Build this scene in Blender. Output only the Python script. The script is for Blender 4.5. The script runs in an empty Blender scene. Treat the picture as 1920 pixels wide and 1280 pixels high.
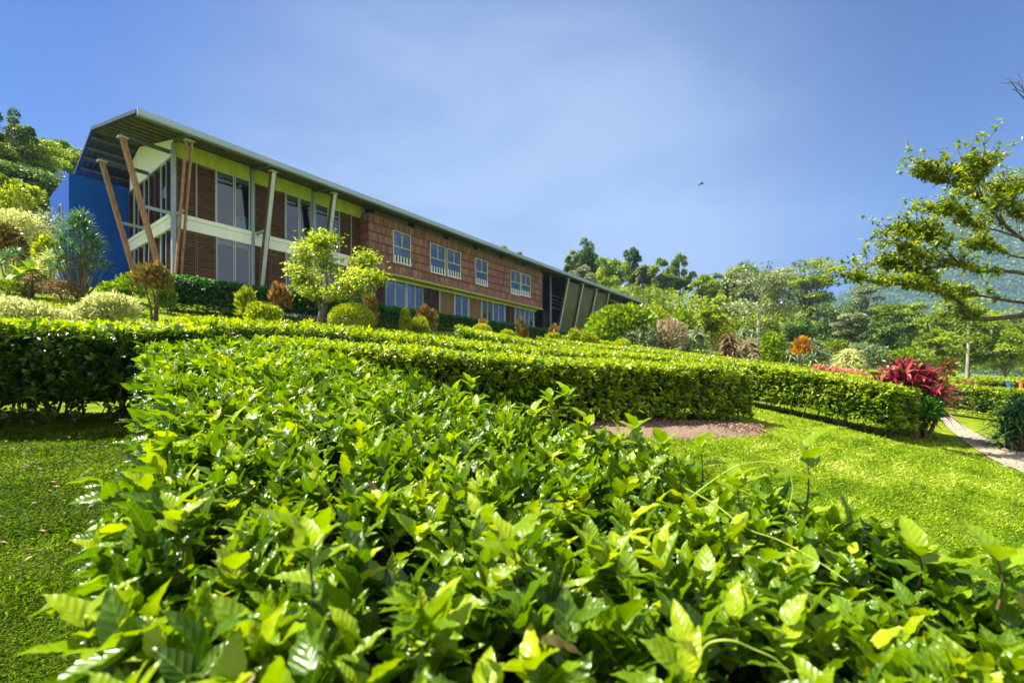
import bpy, math, random
import numpy as np
from mathutils import Vector, Matrix
R = math.radians
scene = bpy.context.scene
# ---------------------------------------------------------------- camera
cam_d = bpy.data.cameras.new('camera'); cam = bpy.data.objects.new('camera', cam_d)
scene.collection.objects.link(cam); scene.camera = cam
cam.location = (0, 0, 0); cam.rotation_euler = (R(90), 0, 0)
cam_d.sensor_width = 36; cam_d.lens = 849 / 1920 * 36; cam_d.shift_y = 75 / 1920
cam_d.clip_start = .05; cam_d.clip_end = 5000
cam_d.dof.use_dof = True; cam_d.dof.focus_distance = 3.6; cam_d.dof.aperture_fstop = 2.3
F, HZ = 849., 715.
# ---------------------------------------------------------------- sun, sky
SUN = Vector((-.97, .05, 1.62)).normalized()
sd = bpy.data.lights.new('sun', 'SUN'); so = bpy.data.objects.new('sun', sd); scene.collection.objects.link(so)
sd.energy = 5.0; sd.angle = R(.5); sd.color = (1, .94, .80)
so.rotation_euler = SUN.to_track_quat('Z', 'Y').to_euler()
wd = bpy.data.worlds.new('World'); scene.world = wd; wd.use_nodes = True
nt = wd.node_tree; bg = nt.nodes['Background']; bg.inputs[1].default_value = .07; SKYTINT = (.055, .215, .56, 1)
sky = nt.nodes.new('ShaderNodeTexSky'); sky.sky_type = 'NISHITA'; sky.sun_disc = False
sky.sun_elevation = math.asin(SUN.z); sky.sun_rotation = math.atan2(SUN.x, SUN.y)
sky.air_density = 1.0; sky.dust_density = .6; sky.ozone_density = 2.5
tc = nt.nodes.new('ShaderNodeTexCoord'); mp = nt.nodes.new('ShaderNodeMapping'); mp.inputs['Scale'].default_value = (1.0, 1.0, 2.4)
mp.inputs['Rotation'].default_value = (R(20), R(35), R(30))
nz = nt.nodes.new('ShaderNodeTexNoise'); nz.inputs['Scale'].default_value = 1.7; nz.inputs['Detail'].default_value = 9; nz.inputs['Roughness'].default_value = .55; nz.inputs['Distortion'].default_value = .35
nt.links.new(tc.outputs['Generated'], mp.inputs[0]); nt.links.new(mp.outputs[0], nz.inputs['Vector'])
tint = nt.nodes.new('ShaderNodeMix'); tint.data_type = 'RGBA'; tint.blend_type = 'MULTIPLY'; tint.inputs[0].default_value = 1; tint.inputs[7].default_value = SKYTINT
nt.links.new(sky.outputs[0], tint.inputs[6]); last = tint.outputs[2]
# thin cirrus veil ahead, and an unseen bright cloud bank added behind the camera to fill the shaded facade
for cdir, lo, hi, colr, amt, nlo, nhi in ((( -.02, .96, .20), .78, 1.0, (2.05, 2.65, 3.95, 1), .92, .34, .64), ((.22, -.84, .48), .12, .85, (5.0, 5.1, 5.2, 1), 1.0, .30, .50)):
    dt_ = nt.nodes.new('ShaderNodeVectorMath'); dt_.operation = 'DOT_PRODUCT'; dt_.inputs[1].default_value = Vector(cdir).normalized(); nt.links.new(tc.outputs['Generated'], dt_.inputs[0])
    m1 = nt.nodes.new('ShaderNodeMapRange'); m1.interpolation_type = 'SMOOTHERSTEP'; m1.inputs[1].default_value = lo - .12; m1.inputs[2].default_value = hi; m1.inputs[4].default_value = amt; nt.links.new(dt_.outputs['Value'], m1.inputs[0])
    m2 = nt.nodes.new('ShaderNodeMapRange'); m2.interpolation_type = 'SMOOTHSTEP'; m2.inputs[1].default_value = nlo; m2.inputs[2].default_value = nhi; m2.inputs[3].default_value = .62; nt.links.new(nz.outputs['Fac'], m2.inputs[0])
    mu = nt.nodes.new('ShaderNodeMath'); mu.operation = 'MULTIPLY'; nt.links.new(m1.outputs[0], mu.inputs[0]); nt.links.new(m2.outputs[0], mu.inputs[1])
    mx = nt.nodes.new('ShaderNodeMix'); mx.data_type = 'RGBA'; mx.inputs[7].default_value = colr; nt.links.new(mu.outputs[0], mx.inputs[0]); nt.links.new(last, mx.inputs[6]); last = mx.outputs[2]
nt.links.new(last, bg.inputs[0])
scene.view_settings.view_transform = 'Standard'; scene.view_settings.look = 'None'
scene.view_settings.exposure = 1.62; scene.view_settings.gamma = 1
scene.render.engine = 'CYCLES'
scene.cycles.max_bounces = 8; scene.cycles.transparent_max_bounces = 8; scene.cycles.transmission_bounces = 4
# ---------------------------------------------------------------- helpers
col = scene.collection
def rng(seed): return np.random.default_rng(seed)
def tag(o, label=None, cat=None, group=None, kind=None):
    if label: o['label'] = label
    if cat: o['category'] = cat
    if group: o['group'] = group
    if kind: o['kind'] = kind
    return o
def empty(name, loc=(0, 0, 0), label=None, cat=None, group=None, rz=0):
    o = bpy.data.objects.new(name, None); col.objects.link(o); o.location = loc; o.rotation_euler = (0, 0, rz)
    o.empty_display_size = .2
    return tag(o, label, cat, group)
def link(name, me, mat, parent=None):
    o = bpy.data.objects.new(name, me); col.objects.link(o)
    if mat is not None: me.materials.append(mat)
    if parent is not None:
        o.parent = parent
        if parent.type == 'EMPTY' and parent.rotation_euler.z == 0:   # meshes are given in world coordinates
            o.location = -Vector(parent.location)
    return o
def trimesh(name, V, T, mat, parent=None, tint=None, uvw=None, smooth=False):
    me = bpy.data.meshes.new(name); V = np.asarray(V, np.float32); T = np.asarray(T, np.int32)
    me.vertices.add(len(V)); me.vertices.foreach_set('co', V.ravel())
    k = T.shape[1]
    me.loops.add(T.size); me.loops.foreach_set('vertex_index', T.ravel())
    me.polygons.add(len(T)); me.polygons.foreach_set('loop_start', np.arange(0, T.size, k, dtype=np.int32))
    if smooth: me.polygons.foreach_set('use_smooth', np.ones(len(T), bool))
    if tint is not None:
        a = me.attributes.new('tint', 'FLOAT', 'POINT'); a.data.foreach_set('value', np.asarray(tint, np.float32))
    if uvw is not None:
        a = me.attributes.new('leafco', 'FLOAT_VECTOR', 'POINT'); a.data.foreach_set('vector', np.asarray(uvw, np.float32).ravel())
    me.update(calc_edges=True)
    return link(name, me, mat, parent)
class MB:                                     # boxes / polygons in one mesh
    def __init__(s): s.v = []; s.f = []
    def poly(s, pts): n = len(s.v); s.v += [tuple(p) for p in pts]; s.f.append(tuple(range(n, n + len(pts)))); return s
    def hexa(s, p):
        n = len(s.v); s.v += [tuple(q) for q in p]
        s.f += [(n, n+3, n+2, n+1), (n+4, n+5, n+6, n+7), (n, n+1, n+5, n+4), (n+1, n+2, n+6, n+5), (n+2, n+3, n+7, n+6), (n+3, n, n+4, n+7)]; return s
    def box(s, x0, x1, y0, y1, z0, z1):
        s.hexa([(x0, y0, z0), (x1, y0, z0), (x1, y1, z0), (x0, y1, z0), (x0, y0, z1), (x1, y0, z1), (x1, y1, z1), (x0, y1, z1)]); return s
    def bar(s, a, b, wx, wy, ref=(1, 0, 0)):
        a = Vector(a); b = Vector(b); d = (b - a).normalized(); r = Vector(ref); u = (r - d * r.dot(d)).normalized() * wx / 2; w = d.cross(u).normalized() * wy / 2
        s.hexa([a - u - w, a + u - w, a + u + w, a - u + w, b - u - w, b + u - w, b + u + w, b - u + w]); return s
    def build(s, name, mat, parent=None, bevel=0):
        me = bpy.data.meshes.new(name); me.from_pydata(s.v, [], s.f); me.update()
        o = link(name, me, mat, parent)
        if bevel:
            m = o.modifiers.new('b', 'BEVEL'); m.width = bevel; m.segments = 1
        return o
def tube(P, rad, n=6):
    P = np.asarray(P, float); rad = np.broadcast_to(np.asarray(rad, float), (len(P),))
    d = np.gradient(P, axis=0); d /= np.linalg.norm(d, axis=1)[:, None] + 1e-9
    ref = np.array([.31, .87, .38]); u = np.cross(d, ref); u /= np.linalg.norm(u, axis=1)[:, None] + 1e-9; w = np.cross(d, u)
    a = np.arange(n) * 2 * np.pi / n
    V = P[:, None] + rad[:, None, None] * (np.cos(a)[None, :, None] * u[:, None] + np.sin(a)[None, :, None] * w[:, None])
    i = np.arange(len(P) - 1)[:, None] * n; j = np.arange(n)[None]; k = (j + 1) % n
    q = np.stack([i + j, i + k, i + n + k, i + n + j], -1).reshape(-1, 4)
    T = np.concatenate([q[:, [0, 1, 2]], q[:, [0, 2, 3]]])
    return V.reshape(-1, 3), T
def merge(parts):
    Vs = []; Ts = []; n = 0
    for V, T in parts: Vs.append(V); Ts.append(T + n); n += len(V)
    return np.concatenate(Vs), np.concatenate(Ts)
def smoothline(P, m=6):
    P = [Vector(p) for p in P]; out = []
    for i in range(len(P) - 1):
        a = P[max(i-1, 0)]; b = P[i]; c = P[i+1]; d = P[min(i+2, len(P)-1)]
        for k in range(m):
            t = k / m; out.append(.5 * ((2*b) + (c-a)*t + (2*a-5*b+4*c-d)*t*t + (3*b-a-3*c+d)*t**3))
    out.append(P[-1]); return np.array([tuple(p) for p in out])
def snoise(x, y, s=1., seed=0):
    r = rng(seed); o = 0
    for k in range(6):
        a = r.uniform(0, 6.28); f = s * r.uniform(.6, 2.2); o = o + np.sin((x*np.cos(a) + y*np.sin(a)) * f + r.uniform(0, 6.28)) / (1 + .3*k)
    return o / 3.2
# ---- leaves
def leaf_template(ns=8, fold=.28, W=.33, droop=.22, serr=.05, base=.7):
    v = np.linspace(0, 1, ns); w = W * np.sin(np.pi * v ** base) ** .85
    w[0] = .012; w[-1] = 0.0
    w = w * (1 + serr * np.where(np.arange(ns) % 2, 1, -1))
    V = []; C = []
    for i in range(ns):
        z = -droop * v[i] ** 2
        for sgn in (-1, 0, 1):
            V.append((sgn * w[i], v[i], z + abs(sgn) * fold * w[i] + (.03 * math.sin(i * 1.9 + sgn) if 0 < i < ns-1 and sgn else 0)))
            C.append((sgn * w[i] / W, v[i], 0))
    T = []
    for i in range(ns - 1):
        for s in (0, 1):
            a = i*3 + s; T += [(a, a+1, a+4), (a, a+4, a+3)]
    return np.array(V), np.array(T), np.array(C)
def leaf_simple(W=.27, fold=.25, droop=.15):
    V = np.array([(0, 0, 0), (-W, .45, fold*W), (0, 1, -droop), (W, .45, fold*W)]); T = np.array([(0, 2, 1), (0, 3, 2)])
    return V, T, np.array([(0, 0, 0), (-1, .45, 0), (0, 1, 0), (1, .45, 0)])
L_DET = leaf_template(10, W=.25, fold=.42, droop=.28, base=.62); L_MID = leaf_template(4, serr=0, W=.24, fold=.4); L_SIM = leaf_simple(); L_BROAD = leaf_simple(.4); L_NARROW = leaf_simple(.12, .3, .3)
L_TINY = (np.array([(0, 0, 0), (-.35, .5, .08), (0, 1, 0), (.35, .5, .08)]), np.array([(0, 2, 1), (0, 3, 2)]), np.array([(0, 0, 0), (-1, .5, 0), (0, 1, 0), (1, .5, 0)]))
def scatter(tpl, P, D, U, size, tint):
    V, T, C = tpl; P = np.asarray(P); D = D / (np.linalg.norm(D, axis=1)[:, None] + 1e-9)
    X = np.cross(D, U); X /= np.linalg.norm(X, axis=1)[:, None] + 1e-9; Z = np.cross(X, D)
    size = np.broadcast_to(size, (len(P),))
    out = P[:, None] + size[:, None, None] * (V[None, :, 0:1] * X[:, None] + V[None, :, 1:2] * D[:, None] + V[None, :, 2:3] * Z[:, None])
    TT = T[None] + (np.arange(len(P)) * len(V))[:, None, None]
    CC = np.broadcast_to(C[None], (len(P),) + C.shape).copy(); CC[:, :, 2] = tint[:, None]
    return out.reshape(-1, 3), TT.reshape(-1, 3), np.repeat(tint, len(V)), CC.reshape(-1, 3)
def stems_of(st, mat, root, name='stem', cap=100):
    for V_, T_ in st[:cap]: trimesh(name, V_, T_, mat, root, smooth=True)
    if len(st) > cap: V_, T_ = merge(st[cap:]); tag(trimesh(name, V_, T_, mat, root, smooth=True), kind='stuff')
def rdir(r, n):
    d = r.normal(size=(n, 3)); return d / np.linalg.norm(d, axis=1)[:, None]
def foliage(name, sets, mat, parent, smooth=False):
    Vs = []; Ts = []; ti = []; cs = []; n = 0
    for V, T, t, c in sets: Vs.append(V); Ts.append(T + n); ti.append(t); cs.append(c); n += len(V)
    return trimesh(name, np.concatenate(Vs), np.concatenate(Ts), mat, parent, np.concatenate(ti), np.concatenate(cs), smooth)
# ---------------------------------------------------------------- materials
def newmat(name):
    m = bpy.data.materials.new(name); m.use_nodes = True; return m, m.node_tree, m.node_tree.nodes['Principled BSDF']
def N(nt, t, **kw):
    n = nt.nodes.new(t)
    for k, v in kw.items():
        if k in n.inputs: n.inputs[k].default_value = v
        else: setattr(n, k, v)
    return n
def ramp(nt, stops):
    n = nt.nodes.new('ShaderNodeValToRGB'); e = n.color_ramp.elements
    while len(e) < len(stops): e.new(.5)
    for i, (p, c) in enumerate(stops): e[i].position = p; e[i].color = (c[0], c[1], c[2], 1)
    return n
def leafmat(name, stops, rough=.42, tr=.4, veins=False, spec=.5):
    m, nt, b = newmat(name); at = N(nt, 'ShaderNodeAttribute', attribute_name='tint'); rp = ramp(nt, stops)
    nt.links.new(at.outputs['Fac'], rp.inputs[0]); colr = rp.outputs[0]
    b.inputs['Roughness'].default_value = rough; b.inputs['Specular IOR Level'].default_value = spec
    if veins:
        lc = N(nt, 'ShaderNodeAttribute', attribute_name='leafco'); sp = N(nt, 'ShaderNodeSeparateXYZ'); nt.links.new(lc.outputs['Vector'], sp.inputs[0])
        ab = N(nt, 'ShaderNodeMath', operation='ABSOLUTE'); nt.links.new(sp.outputs[0], ab.inputs[0])
        m1 = N(nt, 'ShaderNodeMath', operation='MULTIPLY_ADD'); m1.inputs[1].default_value = -.32; nt.links.new(ab.outputs[0], m1.inputs[0]); nt.links.new(sp.outputs[1], m1.inputs[2])
        m2 = N(nt, 'ShaderNodeMath', operation='MULTIPLY'); m2.inputs[1].default_value = 38; nt.links.new(m1.outputs[0], m2.inputs[0])
        sn = N(nt, 'ShaderNodeMath', operation='SINE'); nt.links.new(m2.outputs[0], sn.inputs[0])
        pw = N(nt, 'ShaderNodeMath', operation='GREATER_THAN'); pw.inputs[1].default_value = .93; nt.links.new(sn.outputs[0], pw.inputs[0])
        mr = N(nt, 'ShaderNodeMath', operation='LESS_THAN'); mr.inputs[1].default_value = .07; nt.links.new(ab.outputs[0], mr.inputs[0])
        mxx = N(nt, 'ShaderNodeMath', operation='MAXIMUM'); nt.links.new(pw.outputs[0], mxx.inputs[0]); nt.links.new(mr.outputs[0], mxx.inputs[1])
        sc = N(nt, 'ShaderNodeMath', operation='MULTIPLY'); sc.inputs[1].default_value = .22; nt.links.new(mxx.outputs[0], sc.inputs[0])
        mi = N(nt, 'ShaderNodeMix', data_type='RGBA'); mi.inputs[7].default_value = (.34, .46, .08, 1); nt.links.new(sc.outputs[0], mi.inputs[0]); nt.links.new(colr, mi.inputs[6]); colr = mi.outputs[2]
        bp = N(nt, 'ShaderNodeBump', Strength=.22, Distance=.003); nt.links.new(sn.outputs[0], bp.inputs['Height']); nt.links.new(bp.outputs[0], b.inputs['Normal'])
    nt.links.new(colr, b.inputs['Base Color'])
    tl = N(nt, 'ShaderNodeBsdfTranslucent'); ms = N(nt, 'ShaderNodeMixShader'); ms.inputs[0].default_value = tr
    hs = N(nt, 'ShaderNodeHueSaturation', Saturation=1.1, Value=1.5); nt.links.new(colr, hs.inputs['Color']); nt.links.new(hs.outputs[0], tl.inputs[0])
    nt.links.new(b.outputs[0], ms.inputs[1]); nt.links.new(tl.outputs[0], ms.inputs[2]); nt.links.new(ms.outputs[0], nt.nodes['Material Output'].inputs[0])
    return m
def noisemat(name, stops, scale=5, rough=.7, bump=.2, detail=6, bscale=None, dist=.02, stretch=(1, 1, 1), metal=0, spec=.5):
    m, nt, b = newmat(name); tc = N(nt, 'ShaderNodeTexCoord'); mp = N(nt, 'ShaderNodeMapping'); mp.inputs['Scale'].default_value = stretch
    nt.links.new(tc.outputs['Object'], mp.inputs[0]); nz = N(nt, 'ShaderNodeTexNoise', Scale=scale, Detail=detail, Roughness=.6); nt.links.new(mp.outputs[0], nz.inputs['Vector'])
    rp = ramp(nt, stops); nt.links.new(nz.outputs['Fac'], rp.inputs[0]); nt.links.new(rp.outputs[0], b.inputs['Base Color'])
    b.inputs['Roughness'].default_value = rough; b.inputs['Metallic'].default_value = metal; b.inputs['Specular IOR Level'].default_value = spec
    if bump:
        n2 = N(nt, 'ShaderNodeTexNoise', Scale=bscale or scale * 3, Detail=6, Roughness=.6); nt.links.new(mp.outputs[0], n2.inputs['Vector'])
        bp = N(nt, 'ShaderNodeBump', Strength=bump, Distance=dist); nt.links.new(n2.outputs['Fac'], bp.inputs['Height']); nt.links.new(bp.outputs[0], b.inputs['Normal'])
    return m
M = {}
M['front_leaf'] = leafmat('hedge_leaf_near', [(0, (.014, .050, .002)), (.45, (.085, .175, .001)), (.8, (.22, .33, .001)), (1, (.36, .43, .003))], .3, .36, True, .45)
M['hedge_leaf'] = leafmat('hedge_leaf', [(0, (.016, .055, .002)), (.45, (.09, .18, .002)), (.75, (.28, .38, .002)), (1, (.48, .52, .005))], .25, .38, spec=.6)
M['house_hedge'] = leafmat('house_hedge_leaf', [(0, (.014, .075, .004)), (.6, (.05, .20, .008)), (1, (.14, .34, .012))], .35, .3)
M['lime_leaf'] = leafmat('lime_leaf', [(0, (.07, .12, .008)), (.5, (.28, .36, .012)), (1, (.58, .58, .04))], .4, .4)
M['mango_leaf'] = leafmat('mango_leaf', [(0, (.04, .10, .008)), (.5, (.18, .30, .010)), (1, (.40, .48, .02))], .35, .4)
M['mango_leaf2'] = leafmat('plumeria_leaf', [(0, (.08, .14, .015)), (.5, (.28, .36, .02)), (1, (.60, .62, .12))], .4, .4)
M['pale_leaf'] = leafmat('variegated_leaf', [(0, (.20, .28, .06)), (.35, (.50, .52, .18)), (1, (.80, .76, .42))], .45, .35)
M['grey_leaf'] = leafmat('grey_green_leaf', [(0, (.06, .12, .05)), (.5, (.20, .28, .12)), (1, (.45, .50, .28))], .45, .3)
M['croton_leaf'] = leafmat('croton_leaf', [(0, (.05, .09, .015)), (.35, (.15, .17, .03)), (.6, (.22, .085, .035)), (.85, (.34, .16, .06)), (1, (.50, .42, .09))], .4, .35)
M['orange_leaf'] = leafmat('orange_leaf', [(0, (.22, .12, .02)), (.5, (.55, .24, .02)), (1, (.70, .45, .05))], .4, .35)
M['brown_leaf'] = leafmat('dry_brown_leaf', [(0, (.10, .06, .03)), (.5, (.25, .16, .08)), (1, (.42, .32, .16))], .6, .2)
M['red_leaf'] = leafmat('bromeliad_leaf', [(0, (.05, .05, .02)), (.25, (.09, .02, .02)), (.5, (.28, .02, .05)), (.78, (.48, .09, .12)), (.92, (.60, .26, .22)), (1, (.48, .34, .12))], .3, .35)
M['pink_leaf'] = leafmat('pink_bromeliad_leaf', [(0, (.25, .06, .04)), (.5, (.55, .20, .14)), (1, (.75, .45, .28))], .4, .3)
M['buff_leaf'] = leafmat('buff_leaf', [(0, (.16, .14, .06)), (.5, (.36, .30, .17)), (1, (.60, .50, .34))], .6, .3)
M['dracaena_leaf'] = leafmat('dracaena_leaf', [(0, (.03, .09, .03)), (.6, (.08, .19, .07)), (1, (.26, .36, .16))], .32, .3)
M['palm_leaf'] = leafmat('palm_leaf', [(0, (.02, .07, .02)), (.6, (.06, .16, .04)), (1, (.14, .26, .07))], .35, .3)
M['tree_dark'] = leafmat('tree_leaf_dark', [(0, (.025, .06, .014)), (.6, (.09, .17, .025)), (1, (.24, .34, .05))], .5, .3)
M['tree_mid'] = leafmat('tree_leaf_mid', [(0, (.045, .09, .010)), (.6, (.20, .28, .02)), (1, (.42, .47, .05))], .5, .35)
M['tree_bright'] = leafmat('tree_leaf_bright', [(0, (.07, .14, .008)), (.6, (.26, .36, .012)), (1, (.46, .50, .03))], .5, .4)
M['tree_olive'] = leafmat('tree_leaf_olive', [(0, (.09, .12, .05)), (.6, (.22, .26, .12)), (1, (.40, .44, .24))], .5, .3)
M['right_tree'] = leafmat('branching_tree_leaf', [(0, (.035, .08, .006)), (.5, (.16, .23, .010)), (.85, (.34, .40, .02)), (1, (.50, .46, .06))], .4, .4)
M['bark'] = noisemat('bark', [(.3, (.06, .045, .03)), (.7, (.20, .17, .13))], 9, .9, .6, stretch=(1, 1, .3))
M['dark_bark'] = noisemat('dark_bark', [(.3, (.025, .018, .012)), (.7, (.11, .085, .06))], 9, .9, .6, stretch=(1, 1, .3))
M['pale_bark'] = noisemat('pale_bark', [(.3, (.22, .20, .16)), (.7, (.50, .47, .40))], 9, .9, .5, stretch=(1, 1, .3))
M['twig'] = noisemat('twig', [(.3, (.05, .03, .02)), (.7, (.16, .09, .05))], 12, .8, .3)
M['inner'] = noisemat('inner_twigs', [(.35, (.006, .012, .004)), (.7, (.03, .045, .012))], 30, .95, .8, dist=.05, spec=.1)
M['concrete'] = noisemat('white_render', [(.3, (.78, .80, .79)), (.7, (.86, .88, .87))], 2.5, .8, .1, stretch=(1.5, 1.5, .25))
M['lime'] = noisemat('lime_render', [(.3, (.36, .42, .05)), (.62, (.50, .55, .10)), (.8, (.38, .38, .10))], 2.5, .75, .1, stretch=(1, 1, .3))
M['steel'] = noisemat('grey_steel', [(.3, (.23, .29, .36)), (.7, (.32, .39, .46))], 3, .45, .05, metal=.1)
M['steel_light'] = noisemat('light_grey_steel', [(.3, (.38, .42, .46)), (.7, (.50, .54, .58))], 3, .4, .05)
M['beam'] = noisemat('dark_steel', [(.3, (.05, .065, .075)), (.7, (.09, .11, .125))], 3, .5, .05)
M['fascia'] = noisemat('gutter_metal', [(.3, (.26, .34, .42)), (.7, (.36, .45, .53))], 1.2, .4, .04, stretch=(.2, 1, 1), metal=.2)
M['roof'] = noisemat('corrugated_metal', [(.3, (.045, .05, .055)), (.6, (.09, .10, .11)), (.8, (.09, .06, .04))], 1.2, .5, .1, metal=.4)
M['purlin'] = noisemat('purlin', [(.3, (.10, .09, .06)), (.7, (.20, .18, .13))], 4, .7, .1)
M['strut_wood'] = noisemat('weathered_timber', [(.25, (.12, .055, .03)), (.5, (.28, .15, .085)), (.75, (.46, .29, .17))], 3, .7, .5, stretch=(6, 6, .7), dist=.01)
M['strut_dark'] = noisemat('dark_timber', [(.25, (.05, .025, .015)), (.75, (.18, .09, .05))], 3, .7, .5, stretch=(6, 6, .7), dist=.01)
M['louvre'] = noisemat('louvre_wood', [(.25, (.05, .024, .012)), (.5, (.13, .065, .032)), (.8, (.34, .19, .09))], 1.3, .4, .3, stretch=(.8, 2, 14), dist=.005)
M['louvre_dark'] = noisemat('louvre_wood_dark', [(.25, (.04, .018, .012)), (.75, (.14, .07, .045))], 2.2, .35, .3, stretch=(.8, 2, 14), dist=.005)
M['bamboo'] = noisemat('bamboo_panel', [(.25, (.22, .12, .06)), (.75, (.46, .28, .15))], 2.2, .5, .3, stretch=(.8, 2, 14), dist=.005)
M['cream'] = noisemat('cream_frame', [(.3, (.50, .44, .32)), (.7, (.68, .62, .48))], 5, .6, .05)
M['green_panel'] = noisemat('olive_panel', [(.25, (.055, .065, .032)), (.6, (.10, .115, .06)), (.8, (.14, .155, .09))], 1.4, .6, .15, stretch=(1, 1, .5))
M['blue_wall'] = noisemat('blue_paint', [(.3, (.0008, .055, .36)), (.5, (.001, .07, .44)), (.75, (.0016, .08, .46))], 1.6, .7, .12, bscale=30, dist=.004, spec=.2, stretch=(1.3, 1.3, .18))
M['interior'] = noisemat('dark_interior', [(.3, (.03, .03, .035)), (.7, (.06, .06, .07))], 1, .8, 0)
M['curtain'] = noisemat('blue_curtain', [(.3, (.04, .45, .80)), (.7, (.12, .62, .92))], 3, .8, .1)
M['blind'] = noisemat('roller_blind', [(.3, (.40, .43, .42)), (.7, (.55, .58, .56))], 3, .8, .05)
M['mulch'] = noisemat('mulch', [(.3, (.14, .08, .055)), (.5, (.32, .20, .15)), (.75, (.52, .38, .30))], 40, .95, 1, dist=.04)
M['mulch_chip'] = leafmat('mulch_chip', [(0, (.12, .06, .04)), (.5, (.36, .23, .17)), (1, (.62, .46, .36))], .9, .0, spec=.1)
M['stone_bits'] = leafmat('stone_bits', [(0, (.14, .10, .07)), (.5, (.34, .27, .20)), (1, (.52, .44, .34))], .9, .0, spec=.1)
M['grass'] = leafmat('grass_blade', [(0, (.04, .085, .003)), (.5, (.17, .28, .005)), (.85, (.34, .45, .02)), (1, (.62, .54, .20))], .6, .4, spec=.15)
M['ground'] = noisemat('lawn', [(.25, (.05, .08, .004)), (.5, (.16, .22, .006)), (.75, (.30, .38, .012))], 3.5, .95, .8, detail=10, bscale=60, dist=.03, spec=.1)
M['path'] = noisemat('gravel_path', [(.25, (.20, .15, .10)), (.5, (.36, .29, .21)), (.75, (.50, .42, .32))], 14, .95, .8, detail=10, bscale=60, dist=.02)
M['mountain'] = noisemat('forest_slope', [(.3, (.02, .05, .02)), (.5, (.045, .09, .03)), (.75, (.09, .15, .05))], .06, .95, 1, detail=12, bscale=.15, dist=4, spec=.1)
M['tendril'] = noisemat('tendril', [(.3, (.20, .28, .02)), (.7, (.36, .44, .04))], 20, .5, 0)
M['bird'] = noisemat('dark_feathers', [(.3, (.02, .02, .02)), (.7, (.06, .05, .04))], 10, .8, 0)
M['blue_paint'] = noisemat('blue_pole_paint', [(.3, (.03, .20, .55)), (.7, (.05, .28, .65))], 5, .5, 0)
M['orange_paint'] = noisemat('orange_pole_paint', [(.3, (.50, .16, .03)), (.7, (.62, .24, .05))], 5, .5, 0)
def glassmat():
    m, nt, b = newmat('window_glass'); g = N(nt, 'ShaderNodeBsdfGlossy', Roughness=.02); g.inputs['Color'].default_value = (.72, .74, .74, 1)
    t = N(nt, 'ShaderNodeBsdfTransparent'); t.inputs['Color'].default_value = (.72, .78, .8, 1)
    fr = N(nt, 'ShaderNodeFresnel', IOR=1.5); ma = N(nt, 'ShaderNodeMath', operation='MULTIPLY_ADD'); ma.inputs[1].default_value = .8; ma.inputs[2].default_value = .07
    nt.links.new(fr.outputs[0], ma.inputs[0]); ms = N(nt, 'ShaderNodeMixShader'); nt.links.new(ma.outputs[0], ms.inputs[0])
    nt.links.new(t.outputs[0], ms.inputs[1]); nt.links.new(g.outputs[0], ms.inputs[2]); nt.links.new(ms.outputs[0], nt.nodes['Material Output'].inputs[0]); return m
M['glass'] = glassmat()
def plankmat():
    m, nt, b = newmat('wood_planks'); tc = N(nt, 'ShaderNodeTexCoord'); sp = N(nt, 'ShaderNodeSeparateXYZ'); nt.links.new(tc.outputs['Object'], sp.inputs[0])
    def fl(sock, k, off=0):
        a = N(nt, 'ShaderNodeMath', operation='MULTIPLY_ADD'); a.inputs[1].default_value = k; a.inputs[2].default_value = off; nt.links.new(sock, a.inputs[0])
        c = N(nt, 'ShaderNodeMath', operation='FLOOR'); nt.links.new(a.outputs[0], c.inputs[0]); return c.outputs[0], a.outputs[0]
    ix, rx = fl(sp.outputs[0], 10.5); iz, _ = fl(sp.outputs[2], 1.895, .04); iy, _ = fl(sp.outputs[1], 8.5)
    cb = N(nt, 'ShaderNodeCombineXYZ'); nt.links.new(ix, cb.inputs[0]); nt.links.new(iy, cb.inputs[1]); nt.links.new(iz, cb.inputs[2])
    wn = N(nt, 'ShaderNodeTexWhiteNoise'); nt.links.new(cb.outputs[0], wn.inputs['Vector'])
    nz = N(nt, 'ShaderNodeTexNoise', Scale=4, Detail=6); mp = N(nt, 'ShaderNodeMapping'); mp.inputs['Scale'].default_value = (8, 8, .8); nt.links.new(tc.outputs['Object'], mp.inputs[0]); nt.links.new(mp.outputs[0], nz.inputs['Vector'])
    ad = N(nt, 'ShaderNodeMath', operation='MULTIPLY_ADD'); ad.inputs[1].default_value = .30; nt.links.new(wn.outputs['Value'], ad.inputs[0])
    a2 = N(nt, 'ShaderNodeMath', operation='MULTIPLY'); a2.inputs[1].default_value = .75; nt.links.new(nz.outputs['Fac'], a2.inputs[0]); nt.links.new(a2.outputs[0], ad.inputs[2])
    rp = ramp(nt, [(.25, (.09, .028, .019)), (.48, (.21, .078, .055)), (.65, (.31, .14, .10)), (.85, (.46, .27, .20))]); nt.links.new(ad.outputs[0], rp.inputs[0])
    fx = N(nt, 'ShaderNodeMath', operation='FRACT'); nt.links.new(rx, fx.inputs[0]); pp = N(nt, 'ShaderNodeMath', operation='PINGPONG'); pp.inputs[1].default_value = .5; nt.links.new(fx.outputs[0], pp.inputs[0])
    lt = N(nt, 'ShaderNodeMath', operation='LESS_THAN'); lt.inputs[1].default_value = .05; nt.links.new(pp.outputs[0], lt.inputs[0])
    mi = N(nt, 'ShaderNodeMix', data_type='RGBA'); mi.inputs[7].default_value = (.03, .012, .008, 1); nt.links.new(lt.outputs[0], mi.inputs[0]); nt.links.new(rp.outputs[0], mi.inputs[6])
    nt.links.new(mi.outputs[2], b.inputs['Base Color']); b.inputs['Roughness'].default_value = .6
    bp = N(nt, 'ShaderNodeBump', Strength=.5, Distance=.01); nt.links.new(pp.outputs[0], bp.inputs['Height']); nt.links.new(bp.outputs[0], b.inputs['Normal']); return m
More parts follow.
